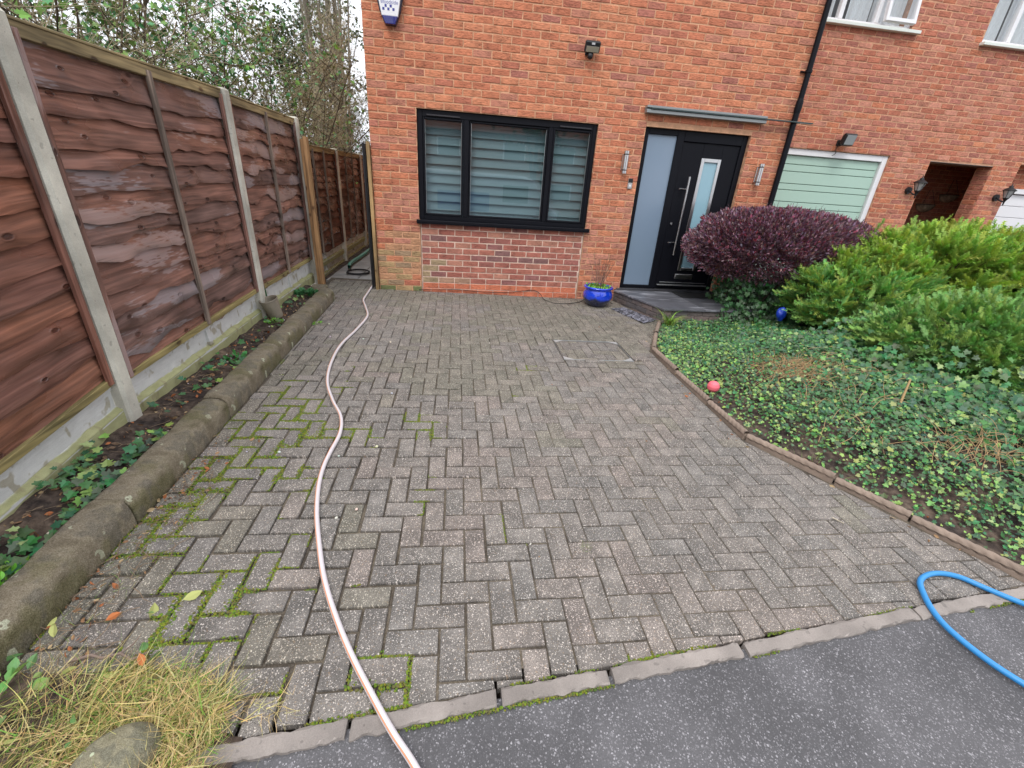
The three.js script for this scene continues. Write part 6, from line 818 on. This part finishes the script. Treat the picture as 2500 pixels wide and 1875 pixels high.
{
  const ivy = ivyLeaf(), oval = ovalLeaf(), G = 'thicket of twiggy shrubs beyond the fence'; let tris = 0;
  const thick = { stems: 11, spread: 0.28, bend: 0.3, base: 1.0, r: 0.016, branches: 15, low: 0.28, up: 0.55, twigs: 9, leaves: 3, leafP: 0.4, ls: 0.045, bark: [0.36, 0.27, 0.18], twigC: [0.42, 0.35, 0.22], geo: ivy, col: (r) => (r() < 0.6 ? RGB(0.14 + r() * 0.12, 0.28 + r() * 0.16, 0.06 + r() * 0.05) : RGB(0.07, 0.21 + r() * 0.08, 0.09)) };
  const S = [['tall thin twiggy shrub with few leaves behind the near fence panel', -3.0, 4.1, { h: 4.6, leafP: 0.12, stems: 8, ls: 0.05 }], ['sparse leafy shrub with red brown stems over the near fence', -2.8, 2.7, { h: 4.2, leafP: 0.16, bark: [0.2, 0.1, 0.07] }], ['dense tangled shrub with pale twigs above the middle fence panel', -2.7, 1.2, { h: 4.1, leafP: 0.24 }], ['leafy green shrub hung with ivy behind the middle fence post', -3.0, 0.1, { h: 4.8, leafP: 0.5, branches: 18, ls: 0.055 }], ['tall ivy draped shrub rising behind the far fence panel', -2.7, -1.4, { h: 4.6, leafP: 0.6, ls: 0.055 }], ['yellowish tangle of fine stems above the side passage fence', -2.5, -3.0, { h: 3.9, leafP: 0.2, stems: 15, branches: 18, twigC: [0.4, 0.33, 0.2] }], ['olive brown twiggy bush near the foot of the tall ivy clad tree', -2.5, -5.2, { h: 4.0, leafP: 0.3, stems: 15, branches: 18, ls: 0.035, geo: oval, col: (r) => RGB(0.16 + r() * 0.08, 0.2 + r() * 0.07, 0.06) }], ['tall leafless shrub standing far back in the thicket', -4.4, 2.2, { h: 6.0, leafP: 0.06, stems: 8 }], ['broad green shrub at the back of the thicket', -4.6, -1.2, { h: 6.0, leafP: 0.4, stems: 12, ls: 0.07 }], ['dark evergreen shrub at the end of the passage fence', -1.6, -9.4, { h: 4.6, leafP: 0.9, stems: 14, ls: 0.04, geo: oval, col: (r) => RGB(0.08 + r() * 0.06, 0.13 + r() * 0.06, 0.04) }], ['distant pale shrub behind the leafless one', -5.2, 5.0, { h: 5.5, leafP: 0.3, stems: 9 }]];
  S.forEach(([label, x, z, e], i) => { tris += shrub('twiggy_shrub', label, x, z, { ...thick, seed: 601 + i, group: G, ...e }); });
  // fastigiate tree: a sheaf of upright stems
  tris += shrub('upright_tree', 'tall tree with a sheaf of upright ivy clad stems beside the house corner', -2.3, -8.3, { cat: 'tree', seed: 641, stems: 20, spread: 0.055, bend: 0.09, base: 0.34, h: 9.5, r: 0.055, branches: 20, low: 0.08, up: 1.6, bl: 1.5, twigs: 7, leaves: 2, leafP: 0.2, ls: 0.06, bark: [0.62, 0.55, 0.42], twigC: [0.42, 0.36, 0.25], geo: ivy, col: (r) => RGB(0.07 + r() * 0.05, 0.14 + r() * 0.06, 0.05) });
  tris += shrub('evergreen_tree', 'dark evergreen tree far behind the side passage', -3.6, -10.5, { cat: 'tree', seed: 643, stems: 7, spread: 0.16, bend: 0.16, base: 0.5, h: 7.5, r: 0.09, branches: 46, low: 0.12, up: 0.2, bl: 1.9, twigs: 8, leaves: 4, leafP: 1.3, ls: 0.1, bark: [0.16, 0.12, 0.09], twigC: [0.16, 0.13, 0.08], geo: oval, col: (r) => RGB(0.045 + r() * 0.04, 0.09 + r() * 0.05, 0.035) });
  console.log('thicket tris', tris);
}

// ================================================================ ACROSS THE LANE, behind the camera: what the panes mirror
{
  const h = thing('brick_house', 'red roofed brick house across the lane mirrored in the window', 'house', [2, -0.4, 27]), bm = std({ color: RGB(0.38, 0.17, 0.11), roughness: 0.95 });
  mesh('wall', cb(-9, 9, 0, 5, 0, 8, 0), bm, h); const sh = new THREE.Shape([[-0.6, 5], [8.6, 5], [4, 8.2]].map((p) => new THREE.Vector2(...p))); mesh('roof', triUV(new THREE.ExtrudeGeometry(sh, { depth: 18.6, bevelEnabled: false }).rotateY(-Math.PI / 2).translate(9.3, 0, 0)), std({ color: RGB(0.25, 0.1, 0.07), roughness: 0.95 }), h);
  for (const x of [-6, -1.5, 3, 6.5]) for (const y of [1, 3.4]) { const w = mesh('window', cb(x - 0.8, x + 0.8, y, y + 1.2, -0.06, 0.0, 0.01), M.white, h); mesh('pane', cb(x - 0.7, x + 0.7, y + 0.1, y + 1.1, -0.065, -0.061, 0), std({ color: RGB(0.05, 0.06, 0.07), roughness: 0.1 }), w); }
  const base = { cat: 'tree', stems: 3, spread: 0.12, bend: 0.2, base: 0.3, r: 0.14, low: 0.3, up: 0.5, bl: 2.8, leaves: 3, bark: [0.18, 0.14, 0.11], twigC: [0.16, 0.12, 0.09], geo: ovalLeaf(), group: 'trees across the lane' };
  shrub('roadside_tree', 'bare branched tree across the lane mirrored in the left pane', -1.5, 17, { ...base, seed: 651, h: 10, branches: 26, twigs: 8, leafP: 0.0, ls: 0.1, col: () => RGB(0.1, 0.1, 0.05) });
  shrub('roadside_tree', 'dark leafy tree across the lane mirrored in the middle pane', 5, 16.5, { ...base, seed: 653, h: 9, branches: 40, twigs: 9, leafP: 1.2, ls: 0.2, col: (r) => RGB(0.03 + r() * 0.03, 0.07 + r() * 0.05, 0.03) });
  shrub('roadside_tree', 'second leafy tree across the lane beyond the van', 11, 18, { ...base, seed: 655, h: 9, branches: 36, twigs: 8, leafP: 1.2, ls: 0.22, col: (r) => RGB(0.04 + r() * 0.03, 0.08 + r() * 0.05, 0.03) });
  const v = thing('parked_van', 'pale work van parked in the lane and mirrored in the window', 'van', [2.3, -0.26, 10.2], 0.25);
  const body = new THREE.Shape([[-2.3, 0.35], [2.3, 0.35], [2.35, 0.9], [2.05, 1.15], [1.5, 1.85], [1.2, 1.95], [-2.2, 2.0], [-2.35, 1.9]].map((p) => new THREE.Vector2(...p))); mesh('body', triUV(new THREE.ExtrudeGeometry(body, { depth: 1.7, bevelEnabled: true, bevelSize: 0.08, bevelThickness: 0.1, bevelSegments: 3 }).translate(0, 0, -0.85)), phy({ color: RGB(0.6, 0.63, 0.7), roughness: 0.35, clearcoat: 0.8 }), v);
  const dk = std({ color: RGB(0.03, 0.035, 0.04), roughness: 0.1 }); for (const s of [-1, 1]) { mesh('side_window', cb(0.55, 1.4, 1.2, 1.72, s * 0.955 - 0.006, s * 0.955 + 0.006, 0.004), dk, v); mesh('side_panel', cb(-1.7, 0.1, 0.85, 1.45, s * 0.956 - 0.004, s * 0.956 + 0.004, 0.002), std({ color: RGB(0.05, 0.09, 0.45), roughness: 0.4 }), v); for (const x of [-1.45, 1.45]) { const w = mesh('wheel', new THREE.TorusGeometry(0.25, 0.09, 10, 24).translate(x, 0.33, s * 0.86), M.rubber, v); mesh('rim', new THREE.CylinderGeometry(0.2, 0.2, 0.14, 20).rotateX(Math.PI / 2).translate(x, 0.33, s * 0.87), M.zinc, w); } mesh('headlight', cb(2.3, 2.42, 0.75, 0.95, s * 0.65 - 0.14, s * 0.65 + 0.14, 0.02), M.white, v); }
  { const ws = mesh('windscreen', cbox(0.012, 0.8, 1.45, 0.004), dk, v); ws.position.set(1.86, 1.5, 0); ws.rotation.z = 0.665; }
}

renderer.render(scene, camera);
